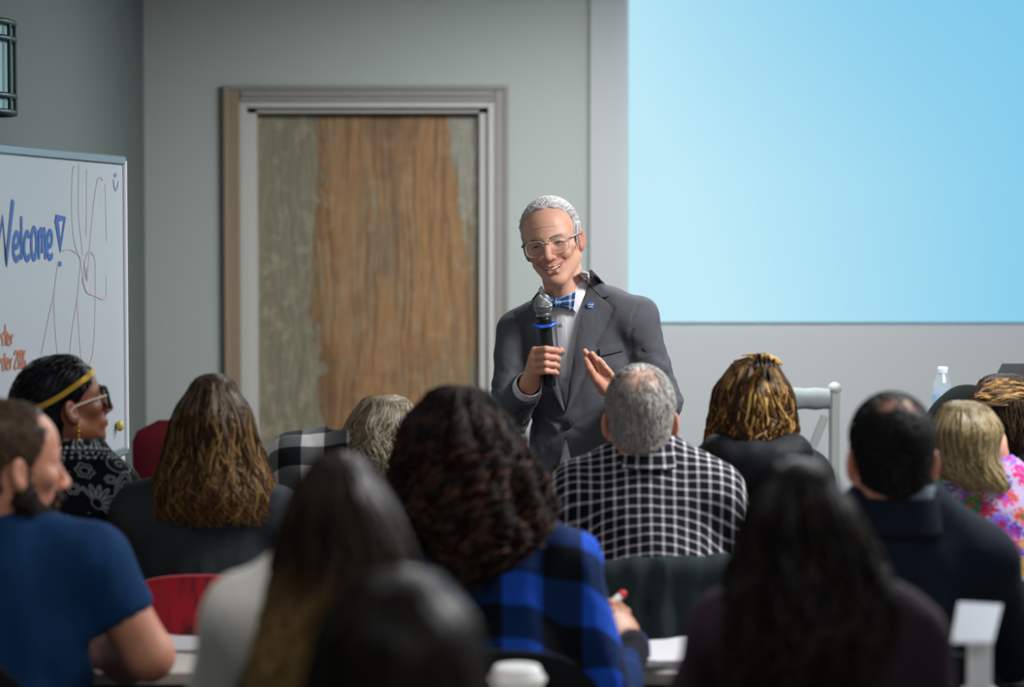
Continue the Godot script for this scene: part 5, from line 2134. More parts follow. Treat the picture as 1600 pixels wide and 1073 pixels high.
	for k in 26:
		var a := -2.3 + 4.6 * k / 25.0
		var from: Vector3 = v.neck + Vector3(0, 0.030, -0.006)
		var q := from + Vector3(sin(a) * 0.076, 0.004 - 0.012 * (1.0 - cos(a)), cos(a) * 0.076 + 0.010)
		bead.sphere(q, Vector3.ONE * 0.0055, 8)
		for dn in 2:
			bead.sphere(q + Vector3(sin(a), -0.9, cos(a)) * 0.011 * (dn + 1), Vector3.ONE * 0.004, 6)
	put("collar_beads", bead, mat("bead_silver", "8d9296", 0.35, 0.4), v.node, "silver beaded collar edge").set_meta("kind", "stuff")
	chair(at(128, 800, 5.25).x, -5.22, "black chair under the embroidered jacket", M.black_fabric)


func checked_viewer(rosy: Material) -> void:
	var chk := func(u: float, w: float) -> Color:
		var a := 1.0 if fmod(u * 2.0, 1.0) < 0.24 else 0.0
		var b := 1.0 if fmod(w * 2.0, 1.0) < 0.22 else 0.0
		var base := Color("11141c")
		if a + b > 1.5:
			return Color("d9d4d6")
		if a + b > 0.5:
			return Color("8a878c")
		return base
	var tex := plaid_texture(128, chk)
	var m := laid_cloth("checked_cotton", tex, 18.5, 0.2)
	var v := viewer("person with cropped grey hair, thin at the crown, in black and white checked shirt", 1000, 568, 1011, 738, 155, 5.4, {
		"skin": rosy, "laid": true, "cloth": m, "fat": 1.08, "wrinkle": 0.009, "drop": 0.025, "arm": 1.1, "pitch": -0.08, "hair_up": 0.010})
	var line := func(y: float, _x: float) -> float: return 0.070 if y > 0.07 else 0.018 + 0.05 * smoothstep(0.0, 0.08, y)
	short_hair(v.node, v.head, {"thick": 0.009, "line": line, "low": -0.054, "scalp": "c09a86", "colors": ["98958f", "a9a6a0", "85827d", "b7b4ae", "77746f", "8f8c86"], "base": "8a8782", "mess": 0.45, "count": 4600, "long": 0.026, "width": 0.0015, "crown": Vector3(0.004, 0.105, -0.055), "bald": [[Vector3(0.004, 0.108, -0.066), 0.062]]})
	collar_ring(v.node, "shirt_collar", v.neck, -0.034, 0.016, 0.080, 0.069, m)
	var x: float = at(1011, 800, 5.2).x
	chair(x, -5.17, "black chair behind the checked shirt, a coat over it", M.black_fabric)
	# the coat hung over the chair back
	var n := FastNoiseLite.new()
	n.seed = 77
	n.frequency = 7.0
	var f := Field.new(Vector3(x - 0.3, 0.42, -5.34), Vector3(x + 0.34, 0.98, -5.0), 0.012)
	for k in 9:
		var u := k / 8.0 * 2.0 - 1.0
		var topy := 0.892 - 0.035 * u * u + 0.006 * sin(k * 2.3)
		var zz := -5.145 - 0.075 * u * u
		f.cone(Vector3(x + 0.03 + u * 0.245, topy, zz), Vector3(x + 0.03 + u * 0.26, 0.52 + 0.05 * sin(k * 1.7), zz + 0.05 + 0.02 * sin(k * 2.1)), 0.030 + 0.006 * sin(k * 1.3), 0.034, 0.02)
	f.cone(Vector3(x - 0.20, 0.885, -5.16), Vector3(x + 0.26, 0.885, -5.16), 0.034, 0.034, 0.03)
	f.cone(Vector3(x + 0.22, 0.88, -5.12), Vector3(x + 0.27, 0.55, -5.06), 0.05, 0.035, 0.03)
	f.wrinkle(n, 0.012, Vector3(1.2, 0.5, 1.2))
	var ct := thing("coat", "dark green grey coat draped over the chair behind the checked shirt", "coat", Vector3(x, 0.5, -5.12))
	put_field("coat_cloth", f, cloth("coat_wool", "232c2e", 0.35), ct)


func row_of_four(fair: Material, rosy: Material, tan_: Material) -> void:
	# ---- navy T-shirt, beard, bare arm on the table
	var z := 4.5
	var v := viewer("person with short brown hair and dark beard in a navy T-shirt leaning on the table", 14, 622, 8, 862, 196, z, {
		"skin": rosy, "yaw": -1.02, "pitch": 0.05, "hipx": at(-85, 900, z).x, "sleeve": 0.56, "arm": 1.12, "cloth": cloth("navy_jersey", "12355c", 0.3), "garment": "tshirt", "fat": 1.06, "wrinkle": 0.006,
		"elbows": [Vector3(at(-210, 1030, z).x, 0.80, -4.55), at(232, 1030, 4.52)], "wrists": [Vector3(at(-70, 1000, 4.85).x, 0.79, -4.9), at(128, 1012, 4.86)],
		"hand_dirs": [Vector3(0.4, -0.05, -1), Vector3(-0.8, 0.1, -0.5)]})
	var line := func(y: float, x: float) -> float:
		if y > 0.085:
			return 0.060 - x * 0.5
		return 0.02 + 0.03 * smoothstep(-0.01, 0.085, y)
	short_hair(v.node, v.head, {"thick": 0.006, "line": line, "low": -0.06, "colors": ["3d2c20", "4f3a2a", "2e2118", "5e4836"], "base": "4a382b", "count": 1800, "long": 0.013, "width": 0.0018})
	beard(v.node, v.head)
	chair(at(-140, 900, 4.3).x, -4.27, "black chair behind the navy T-shirt", M.black_fabric)
	# ---- dark curls, blue buffalo plaid
	var buf := func(u: float, w: float) -> Color:
		var a := 1 if u < 0.5 else 0
		var b := 1 if w < 0.5 else 0
		if a + b == 2:
			return Color("1c52c4")
		if a + b == 1:
			return Color("0d2a5a")
		return Color("090d16")
	var m := laid_cloth("blue_plaid_flannel", plaid_texture(64, buf), 6.6, 0.35)
	v = viewer("person with long dark curls in a blue and black plaid shirt writing with a marker", 712, 612, 785, 862, 154, z, {
		"woman": true, "yaw": -0.2, "skin": tan_, "laid": true, "cloth": m, "fat": 1.05, "wrinkle": 0.010, "head_z": -0.02,
		"elbows": [Vector3(at(640, 1020, z).x - 0.03, 0.80, -4.5), at(952, 1105, 4.5)], "wrists": [at(700, 1040, 4.9), at(990, 1006, 4.76)],
		"hand_dirs": [Vector3(0.3, -0.05, -1), Vector3(-0.42, 0.75, -0.55)]})
	var mn := mane(-z, [[600, 716, 716, 0, 0], [626, 664, 768, 0.085, 0.07], [660, 638, 792, 0.125, 0.075], [700, 626, 816, 0.145, 0.05], [750, 624, 836, 0.155, 0.03], [800, 632, 850, 0.16, 0.02], [836, 655, 838, 0.16, 0.01], [880, 690, 792, 0.15, 0.0], [905, 705, 775, 0.14, 0.0]])
	long_hair(v.node, mn, {"count": 1300, "mat": hairy("curly_hair", 0.6), "colors": ["150d0b", "1d1310", "2a1a14", "462c20", "120b0a", "5a3a2a"], "roots": "130c0b", "inner": "0d0808", "wave": 0.2, "curl": 0.018, "lumps": 0.24, "width": 0.0038, "tips": 0.16, "front": 2.3, "fill": 0.82})
	chair(at(765, 900, 4.3).x, -4.27, "black chair behind the blue plaid shirt, its curved top in view", M.black_fabric)
	# the marker in the hand
	var a := at(953, 945, 4.88)
	var b := at(975, 926, 4.90)
	var pen := thing("marker_pen", "red and white marker pen held by the person in blue plaid", "pen", a)
	var g := Geo.new()
	var ax := (b - a).normalized()
	var u := ax.cross(Vector3(0, 0, 1)).normalized()
	var turn := Basis(u, ax, u.cross(ax))
	g.lathe(a - ax * 0.012, [[0.001, 0.0], [0.007, 0.0], [0.0075, 0.004], [0.0075, 0.012], [0.001, 0.012]], 14, turn)
	put("end_plug", g, mat("pen_red", "c2352c", 0.4), pen)
	g = Geo.new()
	var L := (b - a).length()
	g.lathe(a, [[0.001, 0.0], [0.0078, 0.0], [0.0078, L * 0.72], [0.001, L * 0.72]], 14, turn)
	put("barrel", g, mat("pen_white", "dddadb", 0.4), pen)
	g = Geo.new()
	g.lathe(a + ax * L * 0.72, [[0.0085, 0.0], [0.0088, L * 0.25], [0.006, L * 0.34], [0.001, L * 0.35]], 14, turn)
	put("pen_cap", g, M.pen_red, pen)
	# ---- dark suit, black hair with a thin crown
	var navy := cloth("navy_suiting", "101a26", 0.25)
	v = viewer("person with short black hair thinning at the crown in a dark navy suit", 1393, 613, 1402, 818, 192, z, {
		"skin": rosy, "cloth": navy, "garment": "suit_jacket", "fat": 1.03, "wrinkle": 0.005, "drop": 0.05, "arm": 1.08, "pitch": -0.06, "hair_up": 0.008})
	var line2 := func(y: float, _x: float) -> float: return 0.065 if y > 0.08 else 0.02 + 0.04 * smoothstep(0.0, 0.08, y)
	short_hair(v.node, v.head, {"thick": 0.009, "line": line2, "low": -0.052, "scalp": "8a6450", "mat": hairy("cropped_black", 0.6), "colors": ["0c0b0c", "141213", "1b1817", "080808"], "base": "0f0e0f", "count": 2600, "long": 0.017, "width": 0.0019, "crown": Vector3(0.0, 0.112, -0.045), "bald": [[Vector3(-0.018, 0.112, -0.060), 0.028], [Vector3(0.018, 0.114, -0.060), 0.028]]})
	collar_ring(v.node, "shirt_collar", v.neck, -0.030, 0.026, 0.070, 0.0665, cloth("pale_blue_shirt", "7d8b99", 0.1), "pale grey blue shirt collar")
	collar_ring(v.node, "jacket_collar", v.neck, -0.060, 0.006, 0.088, 0.0745, navy)
	chair(at(1402, 900, 4.3).x, -4.27, "black chair behind the dark navy suit", M.black_fabric)


func beard(t: Node3D, hf: Transform3D) -> void:
	var f := Field.new(Vector3(-0.09, -0.15, -0.06), Vector3(0.09, 0.03, 0.13), 0.005)
	for s in [-1.0, 1.0]:
		f.cone(Vector3(s * 0.060, 0.005, 0.004), Vector3(s * 0.057, -0.052, 0.006), 0.012, 0.02, 0.02)
		f.cone(Vector3(s * 0.055, -0.052, 0.004), Vector3(s * 0.018, -0.100, 0.062), 0.024, 0.028, 0.02)
	f.ell(Vector3(0, -0.100, 0.066), Vector3(0.034, 0.028, 0.032), 0.02)
	f.cone(Vector3(-0.02, -0.047, 0.088), Vector3(0.02, -0.047, 0.088), 0.010, 0.010, 0.01)
	for s in [-1.0, 1.0]:
		f.cone(Vector3(s * 0.024, -0.048, 0.082), Vector3(s * 0.03, -0.085, 0.068), 0.009, 0.011, 0.01)
	f.mesh()
	var g := Geo.new()
	g.add(f.V, f.N, f.I, hf, lin("2a1d16"))
	for i in 1400:
		var k := rng.randi() % f.V.size()
		var n := f.N[k]
		var flow := (Vector3(rng.randf_range(-0.4, 0.4), -1.0, 0.35) + n * 0.5).normalized()
		var c: Color = lin(["2a1d16", "3a2a1f", "1d1410"][i % 3])
		var p := f.V[k]
		g.strand(PackedVector3Array([hf * (p - n * 0.003), hf * (p + flow * 0.007 + n * 0.001), hf * (p + flow * 0.014)]), PackedFloat32Array([0.0014, 0.0013, 0.0003]), hf.basis * n, 0.6, 3, c, c)
	put("beard", g, M.hair, t)


func near_rows(fair: Material, tan_: Material) -> void:
	var z := 3.5
	var v := viewer("person with long brown hair turning gold at the ends and a white top", 530, 718, 505, 945, 192, z, {
		"woman": true, "skin": fair, "cloth": cloth("white_knit", "d9d6d0", 0.2), "garment": "top", "wrinkle": 0.008})
	var m := mane(-z, [[705, 530, 530, 0, 0], [735, 481, 583, 0.08, 0.07], [772, 454, 610, 0.11, 0.065], [820, 439, 632, 0.12, 0.04], [880, 426, 654, 0.13, 0.02], [935, 406, 664, 0.14, 0.01], [1005, 388, 662, 0.15, 0.0], [1085, 372, 652, 0.15, 0.0]])
	long_hair(v.node, m, {"count": 1700, "colors": ["2a1c13", "362418", "1f1510", "432d1d"], "roots": "261a12", "wave": 0.26, "lumps": 0.10, "width": 0.0036, "tips": 0.1, "front": 2.3, "golden": [0.42, 0.8, "b08f5a", 0.85]})
	chair(at(505, 1000, 3.3).x, -3.26, "black chair under the white top", M.black_fabric)
	v = viewer("person with long wavy black hair in a dark plum top", 1248, 728, 1275, 975, 208, z, {
		"woman": true, "skin": tan_, "cloth": cloth("plum_knit", "2f232c", 0.4), "garment": "top", "wrinkle": 0.008, "fat": 1.05})
	m = mane(-z, [[715, 1247, 1247, 0, 0], [745, 1194, 1301, 0.085, 0.075], [790, 1166, 1334, 0.12, 0.07], [850, 1152, 1362, 0.13, 0.045], [920, 1132, 1392, 0.14, 0.02], [985, 1108, 1400, 0.15, 0.01], [1060, 1100, 1392, 0.155, 0.0]])
	long_hair(v.node, m, {"count": 1500, "colors": ["0e0b0b", "151010", "1f1614", "2a1d19"], "roots": "100c0c", "wave": 0.3, "lumps": 0.14, "width": 0.0040, "tips": 0.12, "front": 2.3, "golden": [0.5, 1.0, "35241d", 0.5]})
	chair(at(1275, 1000, 3.3).x, -3.26, "black chair under the dark plum top", M.black_fabric)
	z = 2.6
	v = viewer("person with smooth straight dark hair closest to the camera, blurred", 622, 905, 622, 1300, 260, z, {
		"woman": true, "skin": fair, "cloth": cloth("dark_top", "1d1f22", 0.3), "garment": "top"})
	m = mane(-z, [[888, 622, 622, 0, 0], [916, 545, 700, 0.08, 0.07], [960, 504, 738, 0.11, 0.065], [1020, 486, 755, 0.12, 0.04], [1090, 476, 766, 0.13, 0.02], [1250, 468, 772, 0.14, 0.0]])
	long_hair(v.node, m, {"count": 1500, "colors": ["191513", "221c18", "12100f", "2c241e"], "roots": "1d1916", "wave": 0.06, "width": 0.0040, "tips": 0.04, "front": 2.4})
	chair(at(622, 1300, 2.4).x, -2.37, "black chair under the viewer with smooth dark hair", M.black_fabric)


# ---------------------------------------------------------------- the speaker
func on_field(f: Field, px: float, py: float, off := 0.0) -> Vector3:
	var d := (at(px, py, 1.0) - EYE).normalized()
	var p := f.hit(EYE, d, 5.95, 6.9)
	return p + f.slope(p) * off


# rows of [inner x, inner y, outer x, outer y] laid on a field, raised by lift in the middle; a slab
func laid_slab(f: Field, rows: Array, steps: int, cols: int, lift: float, thick: float, edge := 0.002) -> Geo:
	var p := []
	var th := []
	var n := rows.size()
	for j in (n - 1) * steps + 1:
		var k := mini(j / steps, n - 2)
		var t := float(j - k * steps) / steps
		var a: Array = rows[maxi(k - 1, 0)]
		var b: Array = rows[k]
		var c: Array = rows[k + 1]
		var e: Array = rows[mini(k + 2, n - 1)]
		var q := []
		for m in 4:
			q.append(cubic_interpolate(b[m], c[m], a[m], e[m], t))
		for i in cols:
			var u := float(i) / (cols - 1)
			var off: float = edge + lift * sin(PI * (0.15 + 0.6 * u))
			var w := on_field(f, lerpf(q[0], q[2], u), lerpf(q[1], q[3], u), 0.0)
			var nn := (f.slope(w) + Vector3(0, 0, 0.6)).normalized()
			p.append(w + nn * off)
			th.append(nn * thick)
	# keep the front towards the camera
	var g := Geo.new()
	var a0: Vector3 = p[0]
	if (p[cols - 1] - a0).cross(p[p.size() - cols] - a0).z < 0:
		var r := []
		var rt := []
		for j in p.size() / cols:
			for i in cols:
				r.append(p[j * cols + cols - 1 - i])
				rt.append(th[j * cols + cols - 1 - i])
		p = r
		th = rt
	g.slab(p, cols, th)
	return g


func speaker_head() -> Field:
	var f := Field.new(Vector3(-0.1, -0.13, -0.12), Vector3(0.1, 0.142, 0.138), 0.0026)
	f.ell(Vector3(0, 0.042, -0.014), Vector3(0.073, 0.083, 0.094), 0.02)
	f.ell(Vector3(0, 0.045, 0.032), Vector3(0.061, 0.062, 0.058), 0.03)
	f.ell(Vector3(0, -0.022, 0.030), Vector3(0.0555, 0.070, 0.056), 0.03)
	for s in [-1.0, 1.0]:
		f.cone(Vector3(s * 0.050, -0.050, -0.002), Vector3(s * 0.013, -0.093, 0.060), 0.018, 0.015, 0.028)
		f.ell(Vector3(s * 0.046, -0.010, 0.056), Vector3(0.021, 0.016, 0.021), 0.022)
		f.ell(Vector3(s * 0.036, -0.030, 0.074), Vector3(0.018, 0.015, 0.014), 0.016)
		f.cone(Vector3(s * 0.010, 0.026, 0.086), Vector3(s * 0.045, 0.026, 0.066), 0.008, 0.009, 0.018)
		f.ell(Vector3(s * 0.031, 0.009, 0.095), Vector3(0.018, 0.010, 0.012), 0.012, true)
	f.ell(Vector3(0, -0.095, 0.071), Vector3(0.020, 0.016, 0.016), 0.02)
	f.ell(Vector3(0, -0.058, 0.074), Vector3(0.030, 0.021, 0.021), 0.02)
	# nose
	f.cone(Vector3(0, 0.018, 0.087), Vector3(0, -0.020, 0.113), 0.0078, 0.0105, 0.012)
	f.ell(Vector3(0, -0.028, 0.115), Vector3(0.0112, 0.0110, 0.0125), 0.008)
	for s in [-1.0, 1.0]:
		f.ell(Vector3(s * 0.0130, -0.031, 0.102), Vector3(0.0085, 0.0082, 0.012), 0.006)
		f.cone(Vector3(s * 0.0245, -0.026, 0.097), Vector3(s * 0.0225, -0.034, 0.098), 0.001, 0.001, 0.005, true)
		f.ell(Vector3(s * 0.0065, -0.0415, 0.106), Vector3(0.0042, 0.0042, 0.0055), 0.003, true)
		# eyelids and the narrow smiling opening
		f.ell(Vector3(s * 0.031, 0.008, 0.0745), Vector3(0.0150, 0.0125, 0.0135), 0.004)
		f.ell(Vector3(s * 0.0262, 0.0056, 0.0850), Vector3(0.0082, 0.0023, 0.0090), 0.0012, true, Basis(Vector3.FORWARD, -s * 0.28))
		f.ell(Vector3(s * 0.0362, 0.0056, 0.0830), Vector3(0.0084, 0.0023, 0.0090), 0.0012, true, Basis(Vector3.FORWARD, s * 0.30))
		f.cone(Vector3(s * 0.020, 0.0165, 0.0905), Vector3(s * 0.044, 0.0140, 0.080), 0.0012, 0.0012, 0.004, true)
		f.cone(Vector3(s * 0.021, -0.006, 0.0865), Vector3(s * 0.043, -0.005, 0.0805), 0.0012, 0.0012, 0.005, true)
		f.cone(Vector3(s * 0.0435, -0.034, 0.0780), Vector3(s * 0.0485, -0.062, 0.0600), 0.0014, 0.0014, 0.006, true)
		# folds from the nose round the mouth
		f.cone(Vector3(s * 0.0225, -0.030, 0.0985), Vector3(s * 0.0365, -0.047, 0.0850), 0.0024, 0.0026, 0.007, true)
		f.cone(Vector3(s * 0.0365, -0.047, 0.0850), Vector3(s * 0.0400, -0.070, 0.0690), 0.0026, 0.0014, 0.007, true)
		# lips
		f.cone(Vector3(s * 0.0305, -0.0495, 0.0795), Vector3(s * 0.006, -0.0545, 0.0985), 0.0024, 0.0038, 0.003)
		f.cone(Vector3(s * 0.0305, -0.0510, 0.0790), Vector3(s * 0.010, -0.0710, 0.0945), 0.0024, 0.0050, 0.004)
	f.cone(Vector3(-0.006, -0.0545, 0.0985), Vector3(0.006, -0.0545, 0.0985), 0.0038, 0.0038, 0.003)
	f.cone(Vector3(-0.010, -0.0712, 0.0945), Vector3(0.010, -0.0712, 0.0945), 0.0050, 0.0050, 0.004)
	f.ell(Vector3(0, -0.083, 0.094), Vector3(0.018, 0.004, 0.008), 0.006, true)
	for s in [-1.0, 1.0]:
		f.cone(Vector3(s * 0.0310, -0.0500, 0.0825), Vector3(s * 0.017, -0.0592, 0.0945), 0.0014, 0.0038, 0.0015, true)
		f.cone(Vector3(s * 0.017, -0.0588, 0.0945), Vector3(0, -0.0630, 0.0985), 0.0038, 0.0046, 0.0015, true)
		f.cone(Vector3(s * 0.017, -0.0592, 0.0870), Vector3(0, -0.0627, 0.0900), 0.0042, 0.0046, 0.0015, true)
	# brow lines
	for y in [0.052, 0.064]:
		f.cone(Vector3(-0.028, y, 0.0875), Vector3(0.0, y + 0.003, 0.0935), 0.0008, 0.001, 0.004, true)
		f.cone(Vector3(0.028, y, 0.0875), Vector3(0.0, y + 0.003, 0.0935), 0.0008, 0.001, 0.004, true)
	ears(f, 0.93)
	f.cone(Vector3(0, -0.03, -0.035), Vector3(0, -0.17, -0.045), 0.054, 0.056, 0.03)
	# throat under the jaw
	f.cone(Vector3(0, -0.085, 0.040), Vector3(0, -0.14, 0.005), 0.020, 0.024, 0.03)
	return f


func speaker() -> void:
	var Z := 6.5
	var base := at(906, 600, Z)
	var t := thing("person", "standing silver haired speaker in a grey suit and blue bow tie talking into a microphone", "person", Vector3(base.x, 0, -Z))
	var yaw := -0.34
	var T := Basis(Vector3.UP, yaw)
	var suit := cloth("suit_grey", "595a60", 0.3)
	suit.normal_scale = 0.7
	var white := cloth("white_shirt", "e4e4e8", 0.1)
	var flesh := skin("speaker_skin", "ffffff")
	# ---- the jacket
	var SL := at(807, 521, 6.55)
	var SR := at(997, 501, 6.44)
	var EL := at(796, 648, 6.46)
	var ER := at(1031, 628, 6.46)
	var CL := at(822, 607, 6.29)
	var CR := at(972, 618, 6.22)
	var nk := at(889, 468, 6.50)
	var f := Field.new(Vector3(SL.x - 0.13, 0.76, -6.78), Vector3(ER.x + 0.12, nk.y + 0.10, -6.1), 0.0066)
	f.ell(at(904, 566, Z), Vector3(0.155, 0.195, 0.112), 0.05, false, T)
	f.ell(at(910, 665, Z), Vector3(0.142, 0.18, 0.112), 0.06, false, T)
	f.ell(at(908, 790, Z), Vector3(0.172, 0.26, 0.128), 0.06, false, T)
	f.cone(SL + Vector3(0.03, 0, 0), SR - Vector3(0.03, 0, 0), 0.057, 0.057, 0.05)
	f.cone(nk + Vector3(-0.03, -0.01, 0), SL + Vector3(0.0, 0.012, 0), 0.045, 0.047, 0.035)
	f.cone(nk + Vector3(0.035, 0.015, 0), SR + Vector3(0.0, 0.012, 0), 0.047, 0.050, 0.035)
	f.cone(SL, EL, 0.058, 0.054, 0.02)
	f.cone(SR, ER, 0.058, 0.056, 0.02)
	# shallow pull folds from the button and at the elbows
	var n := FastNoiseLite.new()
	n.seed = 41
	n.frequency = 10.0
	n.fractal_octaves = 2
	f.wrinkle(n, 0.006, Vector3(1.0, 0.6, 1.0))
	for q in [[887, 668, 835, 640], [887, 668, 845, 700], [890, 666, 930, 645], [890, 668, 935, 690]]:
		f.cone(on_field(f, q[0], q[1], 0.010), on_field(f, q[2], q[3], 0.006), 0.006, 0.002, 0.014, true)
	# the seams where the sleeves are set in, and folds across them
	for q in [[1003, 462, 990, 490, 0.0022], [990, 490, 985, 525, 0.0022], [985, 525, 988, 560, 0.0022], [803, 488, 815, 512, 0.0022], [815, 512, 819, 548, 0.0022],
		[946, 511, 932, 540, 0.0028], [932, 540, 914, 586, 0.0028], [914, 586, 890, 644, 0.0026], [958, 482, 946, 511, 0.0028], [941, 467, 957, 480, 0.0024],  # grooves beside the lapel, added so its edge gets a shaded crease
		[993, 560, 1024, 528, 0.002], [1000, 585, 1040, 560, 0.002], [930, 610, 965, 560, 0.002], [840, 560, 835, 640, 0.002]]:
		f.cone(on_field(f, q[0], q[1], q[4] * 0.3), on_field(f, q[2], q[3], q[4] * 0.3), q[4] * 0.9, q[4] * 0.6, q[4] * 3.0, true)
	var body_f := Field.new(f.lo, f.lo + Vector3(f.nx - 1, f.ny - 1, f.nz - 1) * f.h, f.h)
	body_f.nx = f.nx
	body_f.ny = f.ny
	body_f.nz = f.nz
	body_f.d = f.d.duplicate()
	# forearms of the sleeves, cut square at the cuffs
	f.cone(EL, CL, 0.054, 0.045, 0.02)
	f.cone(ER, CR, 0.056, 0.046, 0.02)
	var n2 := FastNoiseLite.new()
	n2.seed = 43
	n2.frequency = 14.0
	var folds := func(p: Vector3, v: float) -> float:
		var e := minf((p - EL).length(), (p - ER).length())
		var w := 0.011 * n2.get_noise_3d(p.x * 0.9 + p.y * 0.5, p.y * 1.1 - p.x * 0.4, p.z * 0.8) * (1.0 - smoothstep(0.06, 0.24, e))
		return v + w
	f.near(folds, 4.0)
	var dl := (CL - EL).normalized()
	var dr := (CR - ER).normalized()
	var VL := [at(849, 448, 6.40), at(884, 641, 6.40)]
	var VR := [at(921, 426, 6.40), at(885, 641, 6.40)]
	var low := [at(884, 680, 6.38), at(871, 745, 6.38), at(898, 745, 6.38)]
	var side := func(p: Vector3, a: Vector3, b: Vector3) -> float:     # distance to the right of the line a-b in the picture plane
		var d := Vector2(b.x - a.x, b.y - a.y).normalized()
		return (p.x - a.x) * -d.y + (p.y - a.y) * d.x
	var open := func(p: Vector3, v: float) -> float:
		var r := v
		if (p - CL).dot(dl) > -0.02 and (p - CL).length() < 0.09:
			r = maxf(r, (p - CL).dot(dl))
		if (p - CR).dot(dr) > -0.02 and (p - CR).length() < 0.09:
			r = maxf(r, (p - CR).dot(dr))
		if p.z > -6.49 and absf(p.x - VL[1].x) < 0.16:
			var a: float = -side.call(p, VL[0], VL[1])
			var b: float = side.call(p, VR[0], VR[1])
			r = maxf(r, minf(minf(-a, -b), p.y - VL[1].y))
			if p.y < low[0].y:
				var c: float = side.call(p, low[0], low[1])
				var e: float = -side.call(p, low[0], low[2])
				r = maxf(r, minf(minf(c, e), low[0].y - p.y))
		r = maxf(r, 0.80 - p.y)
		# the neck hole
		var k := Vector2(p.x - nk.x, p.z - nk.z).length()
		if p.y > nk.y - 0.02:
			r = maxf(r, minf(0.062 - k, p.y - nk.y + 0.02))
		return r
	f.near(open, 60.0)
	var jacket := put_field("jacket", f, suit, t)
	# lapels and collar, laid on the chest
	put("lapel", laid_slab(body_f, [[919, 447, 940, 467], [915, 464, 955, 481], [908, 492, 943, 509], [901, 530, 929, 538], [893, 580, 911, 584], [885, 638, 887, 642]], 6, 11, 0.010, 0.006), suit, jacket)
	put("lapel", laid_slab(body_f, [[849, 464, 829, 479], [852, 480, 817, 493], [857, 515, 829, 530], [864, 560, 844, 575], [873, 602, 861, 608], [883, 638, 881, 642]], 6, 11, 0.010, 0.006), suit, jacket)
	put("jacket_collar", laid_slab(body_f, [[920, 425, 924, 423], [921, 432, 938, 438], [921, 440, 953, 461], [920, 446, 941, 466]], 4, 7, 0.007, 0.005), suit, jacket)
	put("jacket_collar", laid_slab(body_f, [[847, 455, 844, 454], [848, 459, 835, 465], [849, 464, 830, 477]], 4, 7, 0.006, 0.005), suit, jacket)
	put("breast_pocket", laid_slab(body_f, [[937, 556, 937, 543], [955, 552, 955, 538], [974, 547, 973, 534]], 4, 4, 0.004, 0.003, 0.004), suit, jacket)
	# seam where the sleeve is set in
	var bt := mat("button_dark", "1c1c1f", 0.35)
	var facing := Basis(Vector3.RIGHT, PI / 2)
	var g := Geo.new()
	g.lathe(on_field(f, 887, 664, 0.0), [[0.001, -0.002], [0.011, -0.002], [0.0118, 0.003], [0.010, 0.0055], [0.007, 0.0042], [0.001, 0.0042]], 18, Basis(Vector3.UP, yaw) * facing)
	put("button", g, bt, jacket)
	g = Geo.new()
	g.lathe(on_field(f, 871, 731, 0.0), [[0.001, -0.002], [0.010, -0.002], [0.0108, 0.003], [0.009, 0.005], [0.001, 0.004]], 18, Basis(Vector3.UP, yaw) * facing)
	put("button", g, bt, jacket)
	for q in [[817, 635], [812, 640], [806, 645]]:
		g = Geo.new()
		g.lathe(on_field(f, q[0], q[1], 0.0), [[0.001, -0.002], [0.0068, -0.002], [0.007, 0.002], [0.0055, 0.0035], [0.001, 0.003]], 14, facing)
		put("button", g, bt, jacket)
	# ---- the pin
	var pp := on_field(body_f, 923, 481, 0.0125)
	g = Geo.new()
	g.lathe(pp, [[0.001, -0.004], [0.0108, -0.003], [0.0112, 0.001], [0.009, 0.003], [0.001, 0.0036]], 20, Basis(Vector3.UP, -0.1) * facing)
	var pin := put("lapel_pin", g, mat("pin_blue", "3f74b4", 0.25, 0.3), t, "small round blue and white lapel pin")
	g = Geo.new()
	g.tube([pp + Vector3(-0.007, 0.001, 0.005), pp + Vector3(-0.002, 0.004, 0.0058), pp + Vector3(0.003, 0.001, 0.0058), pp + Vector3(0.007, 0.003, 0.005)], 0.0015, 6)
	g.tube([pp + Vector3(-0.006, -0.004, 0.005), pp + Vector3(0.0, -0.003, 0.0058), pp + Vector3(0.006, -0.005, 0.005)], 0.0014, 6)
	put("pin_emblem", g, mat("pin_white", "dfe6ee", 0.3), pin)
	# ---- shirt
	var sf := Field.new(Vector3(nk.x - 0.2, 0.84, -6.66), Vector3(nk.x + 0.24, nk.y + 0.06, -6.3), 0.0085)
	sf.ell(at(904, 566, Z), Vector3(0.143, 0.19, 0.102), 0.05, false, T)
	sf.ell(at(908, 660, Z), Vector3(0.120, 0.17, 0.096), 0.05, false, T)
	sf.ell(at(906, 718, Z), Vector3(0.120, 0.09, 0.100), 0.05, false, T)
	sf.cone(nk + Vector3(-0.02, -0.03, 0), SL + Vector3(0.05, 0.0, 0), 0.040, 0.04, 0.04)
	sf.cone(nk + Vector3(0.02, -0.02, 0), SR + Vector3(-0.05, 0.0, 0), 0.042, 0.042, 0.04)
	sf.cone(nk + Vector3(0, -0.06, 0.0), nk + Vector3(-0.004, 0.012, 0.0), 0.066, 0.060, 0.02)
	sf.wrinkle(n, 0.003, Vector3(1.6, 0.7, 1.0))
	var cf := Field.new(sf.lo, sf.lo + Vector3.ONE * 0.01, sf.h)
	cf.nx = sf.nx
	cf.ny = sf.ny
	cf.nz = sf.nz
	cf.d = sf.d.duplicate()
	sf.cone(nk + Vector3(0, -0.005, 0), nk + Vector3(-0.01, 0.1, 0), 0.055, 0.060, 0.004, true)
	var shirt := put_field("shirt", sf, white, t)
	put("placket", laid_slab(sf, [[869, 490, 884, 489], [872, 540, 886, 540], [876, 600, 888, 600], [879, 660, 890, 660], [879, 705, 891, 705]], 5, 4, 0.0012, 0.002, 0.0008), white, shirt)
	var pearl := mat("button_pearl", "c9bda4", 0.3)
